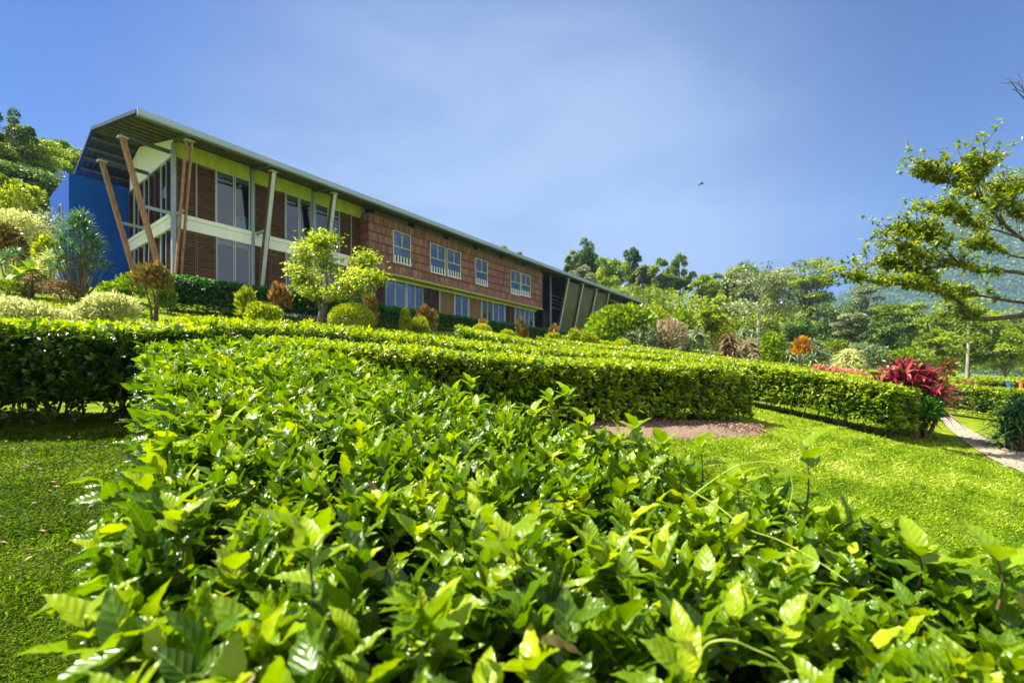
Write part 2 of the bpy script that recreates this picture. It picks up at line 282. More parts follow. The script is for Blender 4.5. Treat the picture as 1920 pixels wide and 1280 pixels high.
M['planks'] = plankmat()
# ---------------------------------------------------------------- terrain
CP = np.array([(0,0,-1.58),(1,-3,-1.95),(-5,4.5,-.55),(-2.7,5.8,-.5),(4.5,8.1,-.78),(6.5,8.1,-1.03),(2,4,-1.15),(4.3,3.9,-1.45),(-2.2,1.8,-1.2),(-4,0,-1.3),(8.7,7.7,-1.4),(12,13,-1.0),(12,9,-1.35),(16,14,-1.3),
 (-12.9,17.4,2.66),(-10.2,13,1.58),(-7.4,13,1.45),(-4.6,13,1.35),(-6,8.5,.25),(-10,8,.45),(-14.4,15,2.83),(-12,10.5,1.3),(-.7,10,-.13),(2.2,12,-.1),(1.5,15,.3),(8,19,.1),(13,20,-.4),(10,26,.75),(20,25,-.9),(14,22,-.2),
 (3,22,1.25),(14,35,2.2),(26,30,.3),(-4,24,2.4),(3,31,2.5),(10,40,2.9),(-14.8,19.8,3.7),(-6,30,3.7),(4,45,4.2),(20,64,4.3),(-21,24,4.3),(-14,35,6),(-5,50,7),(-34,30,10.5),(-25,20,5.8),(-45,45,18),(-60,60,26),(-22,15,4),(-30,8,3),(-20,45,12),
 (25,90,9),(45,80,3),(60,60,1),(50,40,-1),(60,20,-3),(10,90,11),(-30,90,22),(30,0,-4),(0,-30,-5),(-30,-20,0),(60,110,6),(100,100,2)], float)
def _tps(d): return np.where(d > 1e-6, d*d*np.log(d + 1e-9), 0)
_n = len(CP); _D = np.linalg.norm(CP[:, None, :2] - CP[None, :, :2], axis=2)
_A = np.zeros((_n+3, _n+3)); _A[:_n, :_n] = _tps(_D) + np.eye(_n) * 1.0; _A[:_n, _n] = 1; _A[:_n, _n+1:] = CP[:, :2]; _A[_n:, :_n] = _A[:_n, _n:].T
_W = np.linalg.solve(_A, np.concatenate([CP[:, 2], [0, 0, 0]]))
def gz(x, y):
    x = np.asarray(x, float); y = np.asarray(y, float); sh = x.shape; xf = x.ravel(); yf = y.ravel()
    r = np.hypot(xf, yf); k = np.minimum(1, 115 / np.maximum(r, 1)); xx = xf*k; yy = yf*k
    d = np.sqrt((xx[:, None] - CP[None, :, 0])**2 + (yy[:, None] - CP[None, :, 1])**2)
    z = _tps(d) @ _W[:_n] + _W[_n] + _W[_n+1]*xx + _W[_n+2]*yy
    return z.reshape(sh) if sh else float(z[0])
def hit(px, py, y0=.5):                        # where the sight line through a photo point meets the ground
    y = np.linspace(y0, 90, 6000); x = (px - 960) / F * y; z = (HZ - py) / F * y; g = gz(x, y); i = np.argmax(g > z)
    return x[i], y[i], g[i]
def at(px, Y): x = (px - 960) / F * Y; return x, Y, gz(x, Y)
rr = np.concatenate([np.linspace(0, 30, 76), 30 * 1.06 ** np.arange(1, 62)]); aa = np.linspace(0, 2*np.pi, 241)[:-1]
RR, AA = np.meshgrid(rr, aa, indexing='ij'); GX = RR*np.sin(AA); GY = RR*np.cos(AA); GZ = gz(GX, GY)
V = np.stack([GX, GY, GZ], -1).reshape(-1, 3); i = np.arange(len(rr)-1)[:, None]*240; j = np.arange(240)[None]; k = (j+1) % 240
tag(trimesh('ground', V, np.stack([i+j, i+240+j, i+240+k, i+k], -1).reshape(-1, 4)[:, ::-1], M['ground'], smooth=True), 'sunlit mown lawn and sloping garden ground', 'lawn', kind='structure')
# ---- path, mulch
def strip(name, left, right, mat, lift, n=40, mid=10, crown=0):
    L = smoothline([(a[0], a[1], 0) for a in left], 10); Rr = smoothline([(a[0], a[1], 0) for a in right], 10)
    res = lambda A: np.stack([np.interp(np.linspace(0, len(A)-1, n), np.arange(len(A)), A[:, q]) for q in range(3)], 1)
    L = res(L); Rr = res(Rr)
    t = np.linspace(0, 1, mid)[None, :, None]; P = L[:, None]*(1-t) + Rr[:, None]*t
    s = np.linspace(0, 1, n)[:, None]; P[:, :, 2] = gz(P[:, :, 0], P[:, :, 1]) + lift + crown * np.sin(np.pi*t[:, :, 0]) * np.minimum(1, 6*np.minimum(s, 1-s)) * (1 + .25*snoise(P[:, :, 0], P[:, :, 1], 5, 4))
    i = np.arange(n-1)[:, None]*mid; j = np.arange(mid-1)[None]
    return trimesh(name, P.reshape(-1, 3), np.stack([i+j, i+j+1, i+mid+j+1, i+mid+j], -1).reshape(-1, 4), mat, smooth=True)
PL = [hit(1727, 770), hit(1780, 806), hit(1851, 857), hit(1920, 888), hit(2050, 945)]; PR = [hit(1752, 767), hit(1812, 803), hit(1918, 847), hit(2000, 875), hit(2150, 915)]
PL = [(14.5, 20, 0)] + PL; PR = [(15.6, 20, 0)] + PR
tag(strip('path', PL, PR, M['path'], .02), 'pale gravel path curving down beside the right lawn', 'path', kind='structure')
mA = hit(1085, 822); mB = hit(1435, 820); mC = hit(1105, 770); mD = hit(1425, 795)
tag(strip('mulch', [mA, hit(1250, 828), mB], [mC, hit(1270, 783), mD], M['mulch'], -.01, 60, 16, .07), 'brown mulch mounded at the foot of the long clipped hedge', 'mulch', kind='stuff')
# ---------------------------------------------------------------- hedges
def hedge(name, label, line, width, height, mat, leaf, ll, dens, seed, per=7, group='clipped hedges of the maze garden', cat='hedge', topt=(.5, 1.), sidet=(.0, .62), bottom=.22, shoot=1.0, zoff=None, stems=True, up=0., heroes=(), core=.13, back=True, smooth=False, rise=0.):
    r = rng(seed); P = smoothline([(a[0], a[1], 0) for a in line], 8)[:, :2]
    seg = np.linalg.norm(np.diff(P, axis=0), axis=1); S = np.concatenate([[0], np.cumsum(seg)]); Lg = S[-1]
    tg = np.gradient(P, axis=0); tg /= np.linalg.norm(tg, axis=1)[:, None]
    width = np.interp(S, np.linspace(0, Lg, len(width)), width) if hasattr(width, '__len__') else np.full(len(S), width)
    def frame(s):
        p = np.stack([np.interp(s, S, P[:, 0]), np.interp(s, S, P[:, 1])], -1); t = np.stack([np.interp(s, S, tg[:, 0]), np.interp(s, S, tg[:, 1])], -1); t /= np.linalg.norm(t, axis=1)[:, None]
        return p, t, np.stack([t[:, 1], -t[:, 0]], -1), np.interp(s, S, width)       # right-hand normal
    topz = (lambda x, y: zoff(x, y)) if zoff else (lambda x, y: gz(x, y) + height)
    def pts(s, c, k):                                                                # c in -1..1, k in 0..1
        p, t, n, w = frame(s); q = p + n * (c * w / 2)[:, None]; g = gz(q[:, 0], q[:, 1]); zt = topz(q[:, 0], q[:, 1])
        z = g + (zt - g) * k + k * .025 * snoise(q[:, 0], q[:, 1], 4, seed)
        q = q + n * (np.sign(c) * .04 * (np.abs(c) > .8) * snoise(s, k*2 + c, 4, seed + 1))[:, None]
        return np.concatenate([q, z[:, None]], 1), t, n
    base = []; nrm = []; tn = []
    wm = float(width.mean()); n_top = int(Lg * wm * dens)
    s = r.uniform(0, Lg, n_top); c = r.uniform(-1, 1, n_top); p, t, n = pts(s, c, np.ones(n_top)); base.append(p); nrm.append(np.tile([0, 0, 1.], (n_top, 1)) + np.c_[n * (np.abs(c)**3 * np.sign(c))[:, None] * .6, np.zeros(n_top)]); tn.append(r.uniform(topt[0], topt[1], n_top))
    for sg in (-1, 1):
        if sg == -1 and not back: continue
        m = int(Lg * height * dens * .9); s = r.uniform(0, Lg, m); k = bottom + (1 - bottom) * r.uniform(0, 1, m) ** .85; p, t, n = pts(s, np.full(m, float(sg)), k)
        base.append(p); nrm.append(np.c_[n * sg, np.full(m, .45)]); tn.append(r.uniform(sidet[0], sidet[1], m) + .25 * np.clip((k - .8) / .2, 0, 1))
    for e in (0, 1):
        m = int(wm * height * dens * .9); s = np.full(m, e * Lg); k = bottom + (1 - bottom) * r.uniform(0, 1, m); p, t, n = pts(s, r.uniform(-1, 1, m), k)
        base.append(p); nrm.append(np.c_[t * (2*e - 1), np.full(m, .45)]); tn.append(r.uniform(sidet[0], sidet[1], m))
    B = np.concatenate(base); NN = np.concatenate(nrm); tn = np.concatenate(tn); kp = snoise(B[:, 0], B[:, 1] + B[:, 2], 9 if up else 5, seed+3) + r.uniform(0, .8, len(B)) > (-.16 if up else -.42); B = B[kp]; NN = NN[kp]; tn = [tn[kp]]; NN /= np.linalg.norm(NN, axis=1)[:, None]; tt = np.concatenate(tn)
    n = len(B); sd_ = NN + rdir(r, n) * .45; sd_ /= np.linalg.norm(sd_, axis=1)[:, None]
    slen = ll * shoot * r.uniform(.6, 1.5, n); B = B + NN * (r.uniform(-.06, .03, n) + rise * np.maximum(0, r.normal(0, 1, n)))[:, None]
    Q = []; D = []; U = []; Z = []; TT = []
    for q in range(per):
        f = 1 - q / per; az = q * 2.4 + r.uniform(0, 6.28, n) * .35; ref = np.tile([.3, .2, .93], (n, 1)) + rdir(r, n) * .3
        a = np.cross(sd_, ref); a /= np.linalg.norm(a, axis=1)[:, None] + 1e-9; b = np.cross(sd_, a); side = a * np.cos(az)[:, None] + b * np.sin(az)[:, None]
        op = np.interp(f, [0, 1], [1.5 - up*2, .55 - up*.4]) + r.normal(0, .2, n)
        Q.append(B - sd_ * (slen * (1 - f))[:, None] + rdir(r, n) * ll * .15); D.append(sd_ + side * op[:, None] + rdir(r, n) * .25); U.append(sd_ + np.array([-.15, 0, .5]) + rdir(r, n) * .4)
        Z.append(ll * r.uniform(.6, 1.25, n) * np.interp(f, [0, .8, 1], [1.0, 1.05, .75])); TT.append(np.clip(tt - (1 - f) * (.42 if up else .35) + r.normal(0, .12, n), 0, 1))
    root = empty(name, (P[len(P)//2][0], P[len(P)//2][1], gz(*P[len(P)//2])), label, cat, group)
    sets = [scatter(leaf, np.concatenate(Q), np.concatenate(D), np.concatenate(U), np.concatenate(Z), np.concatenate(TT))]
    st = []
    for (hx, hy, hz, hh, lean, m) in heroes:                                         # tall shoots above the clipped top
        top = np.array([hx, hy, hz]); bot = top - np.array([lean[0], lean[1], hh]); mid = (top + bot) / 2 + np.array([.012, .0, 0]); sp = smoothline([bot, mid, top], 5)
        st.append(tube(sp, np.linspace(.0035, .0018, len(sp)), 5))
        for q in range(m):
            f = 1 - (q / m) ** 1.3 * .8; az = q * 2.4 + hx * 7; pos = sp[int(f * (len(sp) - 1))]
            d = np.array([[math.cos(az) * (1.6 - f), math.sin(az) * (1.6 - f), .75 if f > .7 else .35]])
            sets.append(scatter(leaf, pos[None], d, np.array([[0, 0, 1.]]), np.array([ll * (1.15 if q < 5 else .9) * r.uniform(.8, 1.15)]), np.array([r.uniform(.6, .9) if f > .6 else .4])))
    foliage('foliage', sets, mat, root, smooth)
    if up:
        m = 130; k_ = r.integers(0, len(B), m); foliage('dead_leaves', [scatter(leaf, B[k_] + rdir(r, m)*.03, rdir(r, m) + np.array([0, 0, -.3]), rdir(r, m) + np.array([0, 0, .6]), ll*r.uniform(.4, .9, m), r.uniform(.2, 1, m))], M['brown_leaf'], root)
    # inner twig mass
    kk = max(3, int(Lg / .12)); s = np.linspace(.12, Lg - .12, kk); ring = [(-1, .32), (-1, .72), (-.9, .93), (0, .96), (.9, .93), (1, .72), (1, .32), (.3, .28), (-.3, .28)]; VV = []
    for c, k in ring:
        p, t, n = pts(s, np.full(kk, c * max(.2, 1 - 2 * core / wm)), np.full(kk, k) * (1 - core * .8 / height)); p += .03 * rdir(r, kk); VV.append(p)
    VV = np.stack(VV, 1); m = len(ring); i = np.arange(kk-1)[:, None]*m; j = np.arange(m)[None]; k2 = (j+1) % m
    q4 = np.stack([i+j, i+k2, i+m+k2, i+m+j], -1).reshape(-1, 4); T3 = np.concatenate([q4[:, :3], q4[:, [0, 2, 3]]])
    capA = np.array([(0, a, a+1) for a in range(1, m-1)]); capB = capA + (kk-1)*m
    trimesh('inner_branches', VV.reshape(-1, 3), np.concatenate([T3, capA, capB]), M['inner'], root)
    if stems:
        for sx in np.arange(.1, Lg, .16 if Lg < 12 else .3):
            for q in range(2):
                sxx = np.array([min(Lg, max(0, sx + r.normal(0, .06)))]); c = r.uniform(-.75, .75, 1); p0, _, nn = pts(sxx, c, np.array([-.03])); p1, _, _ = pts(np.clip(sxx + r.normal(0, .12), 0, Lg), np.clip(c * 1.3 + r.normal(0, .2), -.9, .9), np.array([.55]))
                md = (p0[0] + p1[0]) / 2 + r.normal(0, .03, 3); sp = smoothline([p0[0], md, p1[0]], 3); st.append(tube(sp, np.linspace(.016, .006, len(sp)) * r.uniform(.4, 1.4), 5))
    stems_of(st, M['twig'], root)
    return root
HT = .96
def hero(px, py, Y, h, lean=(0, 0), m=9): return ((px-960)/F*Y, Y, (HZ-py)/F*Y, h, lean, m)
heroes = [hero(1512, 838, 1.35, .24, (.01, 0), 7), hero(1312, 835, 1.75, .2, (0, 0), 6), hero(575, 1010, .85, .22), hero(1190, 800, 2.1, .2), hero(1030, 745, 2.6, .22), hero(880, 715, 3.1, .22), hero(1000, 770, 2.5, .18), hero(1100, 790, 2.2, .2),
          hero(1870, 1045, 1.05, .12, (0, 0), 5), hero(1240, 830, 1.8, .2), hero(300, 660, 4.2, .25), hero(490, 690, 3.4, .22), hero(330, 950, 1.15, .25), hero(160, 1160, .85, .25), hero(700, 745, 2.7, .22), hero(960, 1010, 1.0, .18), hero(1380, 900, 1.5, .2), hero(1060, 735, 2.7, .2), hero(1720, 1030, 1.2, .1, (0, 0), 4)]
FL = [(1.6, -1.0), (.9, .1), (.56, .7), (.19, 1.25), (-.36, 1.9), (-.97, 2.70), (-2.12, 3.95), (-3.25, 5.25)]
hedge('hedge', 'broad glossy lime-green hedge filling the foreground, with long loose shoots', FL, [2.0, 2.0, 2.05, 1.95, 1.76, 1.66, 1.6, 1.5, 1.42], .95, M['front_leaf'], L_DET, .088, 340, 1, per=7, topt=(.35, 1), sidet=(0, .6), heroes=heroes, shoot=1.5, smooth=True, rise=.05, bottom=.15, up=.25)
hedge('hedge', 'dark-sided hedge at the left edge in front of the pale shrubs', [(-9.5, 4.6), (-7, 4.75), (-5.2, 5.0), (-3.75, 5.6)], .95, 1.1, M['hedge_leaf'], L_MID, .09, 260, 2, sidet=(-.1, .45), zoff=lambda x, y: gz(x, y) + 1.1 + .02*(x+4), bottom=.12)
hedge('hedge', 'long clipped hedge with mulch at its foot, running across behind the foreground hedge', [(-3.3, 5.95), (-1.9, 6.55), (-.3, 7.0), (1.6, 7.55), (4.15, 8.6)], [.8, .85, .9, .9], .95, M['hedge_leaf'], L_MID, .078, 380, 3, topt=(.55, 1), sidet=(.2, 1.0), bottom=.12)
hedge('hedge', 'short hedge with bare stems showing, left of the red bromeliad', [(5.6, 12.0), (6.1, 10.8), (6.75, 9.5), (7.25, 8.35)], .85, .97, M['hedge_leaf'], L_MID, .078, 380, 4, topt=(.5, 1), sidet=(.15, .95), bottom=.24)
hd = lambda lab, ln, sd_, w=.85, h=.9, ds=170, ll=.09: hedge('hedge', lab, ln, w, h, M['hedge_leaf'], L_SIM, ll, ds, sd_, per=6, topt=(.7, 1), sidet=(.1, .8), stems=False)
hd('thin hedge row second behind the long mulched hedge, below the ball topiary', [(-6.2, 8.4), (-3.3, 9.1), (-.7, 10.3), (1.6, 11.2), (4.6, 12.9)], 5)
hd('hedge row third behind the long mulched hedge, ending near the short bare-stemmed hedge', [(-1.5, 12.9), (1.5, 14.0), (5, 15.3), (8.6, 16.2)], 6, 1.1)
hd('hedge row in the middle of the maze, right of the yellow puffball shrubs', [(1.2, 17.0), (5, 18.6), (9, 19.6), (13.2, 19.6)], 7, 1.2, ds=120, ll=.11)
hd('far hedge row in front of the big mango-green shrub', [(2.5, 21.2), (7, 22.6), (12, 23.8), (18, 23.6)], 8, 1.3, ds=100, ll=.12)
hd('farthest hedge row below the pale spiky plants', [(7, 27), (13, 28.4), (19, 28.6)], 9, 1.3, ds=80, ll=.14)
hd('hedge crossing from the short bare-stemmed hedge toward the orange bromeliad bed', [(6.8, 13.4), (9.0, 12.4), (10.6, 12.6)], 10, 1.6, h=.95, ds=150)
hd('low hedge along the far side of the gravel path', [(13.4, 18.5), (13.6, 15.8), (14.2, 13.2), (13.3, 11.4)], 11, .9, h=.95, ds=150)
hd('hedge behind the path at the right edge, beneath the thin pale trunk', [(18, 21.5), (21, 19.5), (24, 19)], 12, 1.2, h=.9, ds=110, ll=.11)
hd('hedge farthest right, seen beyond the blue pole', [(17, 26), (22, 25.5), (30, 25.5)], 13, 1.2, h=.9, ds=90, ll=.12)
# ---------------------------------------------------------------- hotel
C0 = Vector((-14.8, 19.8, 0)); BR = math.atan2(.8, .6)
bld = empty('hotel_building', C0, 'long two-storey timber and glass hotel with slanting struts and a grey metal roof', 'building', rz=BR)
def B2W(t, w): return (-14.8 + .6*t - .8*w, 19.8 + .8*t + .6*w)
zF, zB0, zB1, zT, zBeam = 4.2, 6.74, 7.38, 9.86, 10.42
EV, RG = 1.92, 5.0
def roofz(w): return 10.30 + (w + EV) * (11.95 - 10.30) / (RG + EV) if w < RG else 11.95 - (w - RG) * .30
# roof: corrugated sheet
ts = np.arange(-1.72, 56.2, .055); wv = .022 * np.sin(ts * 2*np.pi / .22)
prof = [(-EV, roofz(-EV)), (1.5, roofz(1.5)), (RG, 11.95), (9.2, roofz(9.2))]
VV = np.array([[(t, w, z + a) for (w, z) in prof] for t, a in zip(ts, wv)]); VV2 = VV.copy(); VV2[:, :, 2] += .035
n, m = len(ts), 4; i = np.arange(n-1)[:, None]*m; j = np.arange(m-1)[None]; q = np.stack([i+j, i+m+j, i+m+j+1, i+j+1], -1).reshape(-1, 4)
roof = trimesh('roof', np.concatenate([VV.reshape(-1, 3), VV2.reshape(-1, 3)]), np.concatenate([q[:, ::-1], q + n*m]), M['roof'], bld, smooth=True)
for w in (-1.5, -.75, 0.0, .8, 1.6, 2.4, 3.2, 4.0, 4.75, 5.5, 6.3, 7.1, 8.0, 8.8):
    MB().box(-1.66, 56, w-.03, w+.03, roofz(w)-.145, roofz(w)-.035).build('purlin', M['purlin'], bld)
fb = MB(); fb.box(-1.74, 56.25, -EV-.16, -EV-.005, 10.12, 10.16); fb.box(-1.74, 56.25, -EV-.17, -EV-.145, 10.163, 10.37); fb.box(-1.74, -1.715, -EV-.14, -EV-.008, 10.163, 10.38)
fb.build('gutter', M['fascia'], bld)
MB().hexa([(-1.78, -EV, 10.22), (-1.74, -EV, 10.22), (-1.74, RG, 11.87), (-1.78, RG, 11.87), (-1.78, -EV, 10.36), (-1.74, -EV, 10.36), (-1.74, RG, 12.02), (-1.78, RG, 12.02)]).build('verge_trim', M['roof'], bld)
MB().hexa([(-1.78, RG+.01, 11.86), (-1.74, RG+.01, 11.86), (-1.74, 9.2, 10.60), (-1.78, 9.2, 10.60), (-1.78, RG+.01, 12.01), (-1.74, RG+.01, 12.01), (-1.74, 9.2, 10.74), (-1.78, 9.2, 10.74)]).build('verge_trim', M['roof'], bld)
# floor slab, podium, interior, back wall
MB().box(-.02, 55.9, .12, 9, zF-1.2, zF).build('podium', M['concrete'], bld)
it = MB(); it.box(.1, 28.3, 3.4, 3.5, zF, 10.6); it.box(.1, 28.3, .22, 3.38, 6.95, 7.1); it.box(.1, 28.3, .22, 3.38, 9.95, 10.05)
for t in (3.25, 6.4, 9.6, 13, 16.3, 19.6, 22.9, 26): it.box(t-.05, t+.05, .25, 3.38, zF, 6.94); it.box(t-.05, t+.05, .25, 3.38, 7.11, 9.94)
it.build('interior_walls', M['interior'], bld)
# white floor bands
b_ = MB(); b_.box(.14, 9.5, -.06, .2, zB0, 7.2); b_.box(.14, 9.5, -.10, .2, 7.203, zB1); b_.build('floor_band', M['concrete'], bld)
b_ = MB(); b_.box(-.06, .2, .14, 6.6, zB0, 7.2); b_.box(-.10, .2, .14, 6.6, 7.203, zB1); b_.build('floor_band', M['concrete'], bld)
MB().box(9.6, 28.4, -.05, .2, 6.55, 6.64).build('floor_band', M['concrete'], bld)
# gable wall (white) above the end glazing
g = MB(); pts = [(.14, 9.92), (6.6, 9.92), (6.6, roofz(6.6)-.16), (RG, roofz(RG)-.16), (.14, roofz(.14)-.16)]
g.poly([(.02, w, z) for w, z in pts]); g.poly([(.18, w, z) for w, z in reversed(pts)])
for a in range(5): p, q_ = pts[a], pts[(a+1) % 5]; g.poly([(.02, p[0], p[1]), (.18, p[0], p[1]), (.18, q_[0], q_[1]), (.02, q_[0], q_[1])])
g.build('gable_wall', M['concrete'], bld)
MB().box(-.03, .2, .14, 6.6, zT, 9.915).build('window_head', M['steel'], bld)
# columns
cols_t = [0, 3.25, 6.42, 9.58]
for t in cols_t: MB().box(t-.075, t+.075, -.11, .11, zF-1.0, 10.5 if t else 10.42).build('column', M['steel'], bld, .01)
# lime frieze per bay
for a, b in zip(cols_t[:-1], cols_t[1:]): MB().box(a+.1, b-.1, .0, .16, zT, 10.56).build('frieze_panel', M['lime'], bld)
# roof beams from each column to the eave, and down the slope
for t in (0, 3.25, 6.42, 9.58, 12.8, 16, 19.2, 22.4, 25.6, 28.5, 31.7, 34.7, 37.8, 41, 44.2, 47.4, 50.6, 53.8):
    s_ = MB(); s_.hexa([(t-.06, -1.8, 10.10), (t+.06, -1.8, 10.10), (t+.06, -.13, 10.40), (t-.06, -.13, 10.40), (t-.06, -1.8, 10.18), (t+.06, -1.8, 10.18), (t+.06, -.13, 10.58), (t-.06, -.13, 10.58)]); s_.build('roof_beam', M['beam'], bld)
# end-wall overhang bars from gable to strut tops
for w, z in ((0, 9.98), (3.3, 9.98)):
    MB().box(-1.78, -.125 if w == 0 else -.035, w-.06, w+.06, z-.08, z+.06).build('roof_beam', M['beam'], bld)
# glazing / louvres
def louvre(t0, t1, z0, z1, mat, end=False):
    m = MB(); n = int((z1 - z0) / .13)
    for a in range(n):
        z = z0 + .03 + a * (z1 - z0 - .06) / n
        if end: m.hexa([(-.0, t0+.04, z), (.075, t0+.04, z+.085), (.075, t1-.04, z+.085), (.0, t1-.04, z), (.0, t0+.04, z+.018), (.075, t0+.04, z+.10), (.075, t1-.04, z+.10), (.0, t1-.04, z+.018)])
        else: m.hexa([(t0+.04, .0, z), (t1-.04, .0, z), (t1-.04, .075, z+.085), (t0+.04, .075, z+.085), (t0+.04, .0, z+.018), (t1-.04, .0, z+.018), (t1-.04, .075, z+.10), (t0+.04, .075, z+.10)])
    o = m.build('louvre_panel', mat, bld)
    f_ = MB()
    if end: f_.box(-.02, .1, t0, t0+.035, z0, z1); f_.box(-.02, .1, t1-.035, t1, z0, z1); f_.box(.1, .12, t0, t1, z0, z1)
    else: f_.box(t0, t0+.035, -.02, .1, z0, z1); f_.box(t1-.035, t1, -.02, .1, z0, z1); f_.box(t0, t1, .1, .12, z0, z1)
    f_.build('frame', mat, o)
rw = rng(5)
def window(t0, t1, z0, z1, end=False, curtain=0, blind=.25, fr='steel_light'):
    f_ = MB(); e = .036
    B = (lambda a, b, c, d, z, y: f_.box(c, d, a, b, z, y)) if end else (lambda a, b, c, d, z, y: f_.box(a, b, c, d, z, y))
    B(t0, t0+e, -.03, .06, z0, z1); B(t1-e, t1, -.03, .06, z0, z1); B(t0+e, t1-e, -.025, .055, z0, z0+e); B(t0+e, t1-e, -.025, .055, z1-e, z1)
    o = f_.build('window', M[fr], bld)
    p = MB()
    if end: p.box(.01, .02, t0+e, t1-e, z0+e, z1-e)
    else: p.box(t0+e, t1-e, .01, .02, z0+e, z1-e)
    p.build('pane', M['glass'], o)
    if blind and not end: MB().box(t0+e, t1-e, .060, .066, z1-blind, z1-e).build('blind', M['blind'], o)
    if curtain:
        n = 14; c = MB(); w_ = (t1-t0) * .75; x0 = t0 + (t1-t0)*.12
        for a in range(n):
            xa = x0 + w_*a/n; xb = x0 + w_*(a+1)/n; h = curtain * (1 - .35*abs(a/n - .5)); ya = .10 + .03*math.sin(a*2.2); yb = .10 + .03*math.sin((a+1)*2.2)
            c.hexa([(xa, ya, z0+e), (xb, yb, z0+e), (xb, yb+.01, z0+e), (xa, ya+.01, z0+e), (xa+.1*w_, ya, z0+h), (xb+.1*w_*(1-2*a/n), yb, z0+h), (xb+.1*w_*(1-2*a/n), yb+.01, z0+h), (xa+.1*w_, ya+.01, z0+h)])
        c.build('curtain', M['curtain'], o)
U0, U1, G0, G1 = zB1+.004, zT-.004, zF-.3, zB0-.004
for (a, b, kd) in ((.12, .85, 'L'), (.88, 1.62, 'L'), (1.66, 2.42, 'W'), (2.46, 3.13, 'Wc'), (3.37, 4.1, 'L'), (4.14, 4.86, 'L'), (4.9, 5.6, 'W'), (5.64, 6.3, 'Wc'), (6.54, 7.3, 'W'), (7.34, 8.02, 'W'), (8.06, 8.76, 'L'), (8.8, 9.46, 'L')):
    if kd == 'L': louvre(a, b, U0, U1, M['louvre']); MB().box(b+.003, b+.03, -.02, .06, U0, U1).build('mullion', M['steel_light'], bld)
    else: window(a, b, U0, U1, curtain=.75 if 'c' in kd else 0)
for (a, b, kd) in ((.12, .85, 'L'), (.88, 1.62, 'L'), (1.66, 2.42, 'W'), (2.46, 3.13, 'W'), (3.37, 4.1, 'L'), (4.14, 4.86, 'L'), (4.9, 5.6, 'Wc'), (5.64, 6.3, 'Wc'), (6.54, 7.3, 'W'), (7.34, 8.02, 'W'), (8.06, 8.76, 'L'), (8.8, 9.46, 'L'),
                   (9.7, 10.5, 'L'), (10.52, 11.2, 'Ld'), (11.27, 12.0, 'W'), (12.03, 12.82, 'W'), (13.0, 13.65, 'W'), (13.68, 14.4, 'W'), (14.46, 15.1, 'Ld'), (15.14, 15.9, 'Ld'), (16.1, 16.75, 'B'), (16.78, 17.45, 'B'), (17.55, 18.25, 'Wc'), (18.28, 18.95, 'Wc'), (19.15, 19.85, 'B'), (19.88, 20.5, 'B'),
                   (20.64, 21.3, 'Wc'), (21.33, 22.0, 'Wc'), (22.08, 22.75, 'W'), (22.78, 23.55, 'W'), (23.7, 24.3, 'Ld'), (24.33, 25.0, 'L'), (25.14, 25.8, 'W'), (25.84, 26.5, 'Wc'), (26.56, 27.2, 'W'), (27.23, 27.95, 'W')):
    top = G1 if a < 9.6 else 6.54
    if kd[0] in 'LB': louvre(a, b, G0, top, M[{'L': 'louvre', 'Ld': 'louvre_dark', 'B': 'bamboo'}[kd]])
    else: window(a, b, G0, top, curtain=1.3 if 'c' in kd else 0)
for t in (12.91, 15.97, 17.48, 19.05, 20.57, 22.04, 23.62, 25.07, 26.53, 28.02): MB().box(t-.045, t+.045, -.05, .08, zF-.8, 6.545).build('mullion', M['steel_light'], bld)
for z0, z1 in ((U0, U1), (G0, G1)):
    for (a, b, kd) in ((.12, .85, 'L'), (.88, 1.64, 'W'), (1.68, 2.45, 'L'), (2.48, 3.27, 'L'), (3.33, 4.1, 'W'), (4.13, 4.92, 'L'), (4.96, 5.75, 'W'), (5.78, 6.56, 'L')):
        if kd == 'L': louvre(a, b, z0, z1, M['louvre_dark'], True)
        else: window(a, b, z0, z1, True)
# struts: twin timbers, steel flange facing out on the later ones
def strut(bot, top, steel=False, along=(1, 0, 0), gap=.10, mats='strut_wood'):
    o = None; al = Vector(along)
    for k in (-1, 1):
        a = Vector(bot) + al*gap*k; b = Vector(top) + al*gap*k; m = MB(); m.bar(a, b, .07, .17, along)
        part = m.build('strut', M[mats], bld, .006)
        if o is None: o = part
    if steel:
        out = Vector((0, -1, 0)) if along[0] else Vector((-1, 0, 0)); m = MB(); m.bar(Vector(bot) + out*.115, Vector(top) + out*.115, .17, .02, along); m.build('steel_face', M['steel_light'], o)
    m = MB(); tp = Vector(top); m.box(tp.x-.17, tp.x+.17, tp.y-.14, tp.y+.14, tp.z+.02, tp.z+.06); m.build('cap_plate', M['steel_light'], o)
strut((.1, -.12, 4.1), (.1, -1.5, 10.02))
for t in (3.55, 6.75): strut((t, -.12, 4.1), (t, -1.5, 10.02), True, mats='strut_dark')
strut((-.30, 0, 3.9), (-1.72, 0, 9.86), along=(0, 1, 0), gap=.075); strut((-.30, 3.3, 3.9), (-1.72, 3.3, 9.86), along=(0, 1, 0), gap=.075)
for t in (31.8, 34.8, 37.9, 41.0, 51.8, 54.6): strut((t, -.1, 3.8), (t, -1.5, 10.0), True, mats='strut_dark')
for t in (0.1, 3.4, 6.6): MB().box(t-.05, t+.05, -.86, -.125, zB1-.13, zB1-.02).build('brace', M['steel'], bld)
for w in (0, 3.3): MB().box(-1.08, -.105, w-.05, w+.05, zB1-.12, zB1).build('brace', M['steel'], bld)
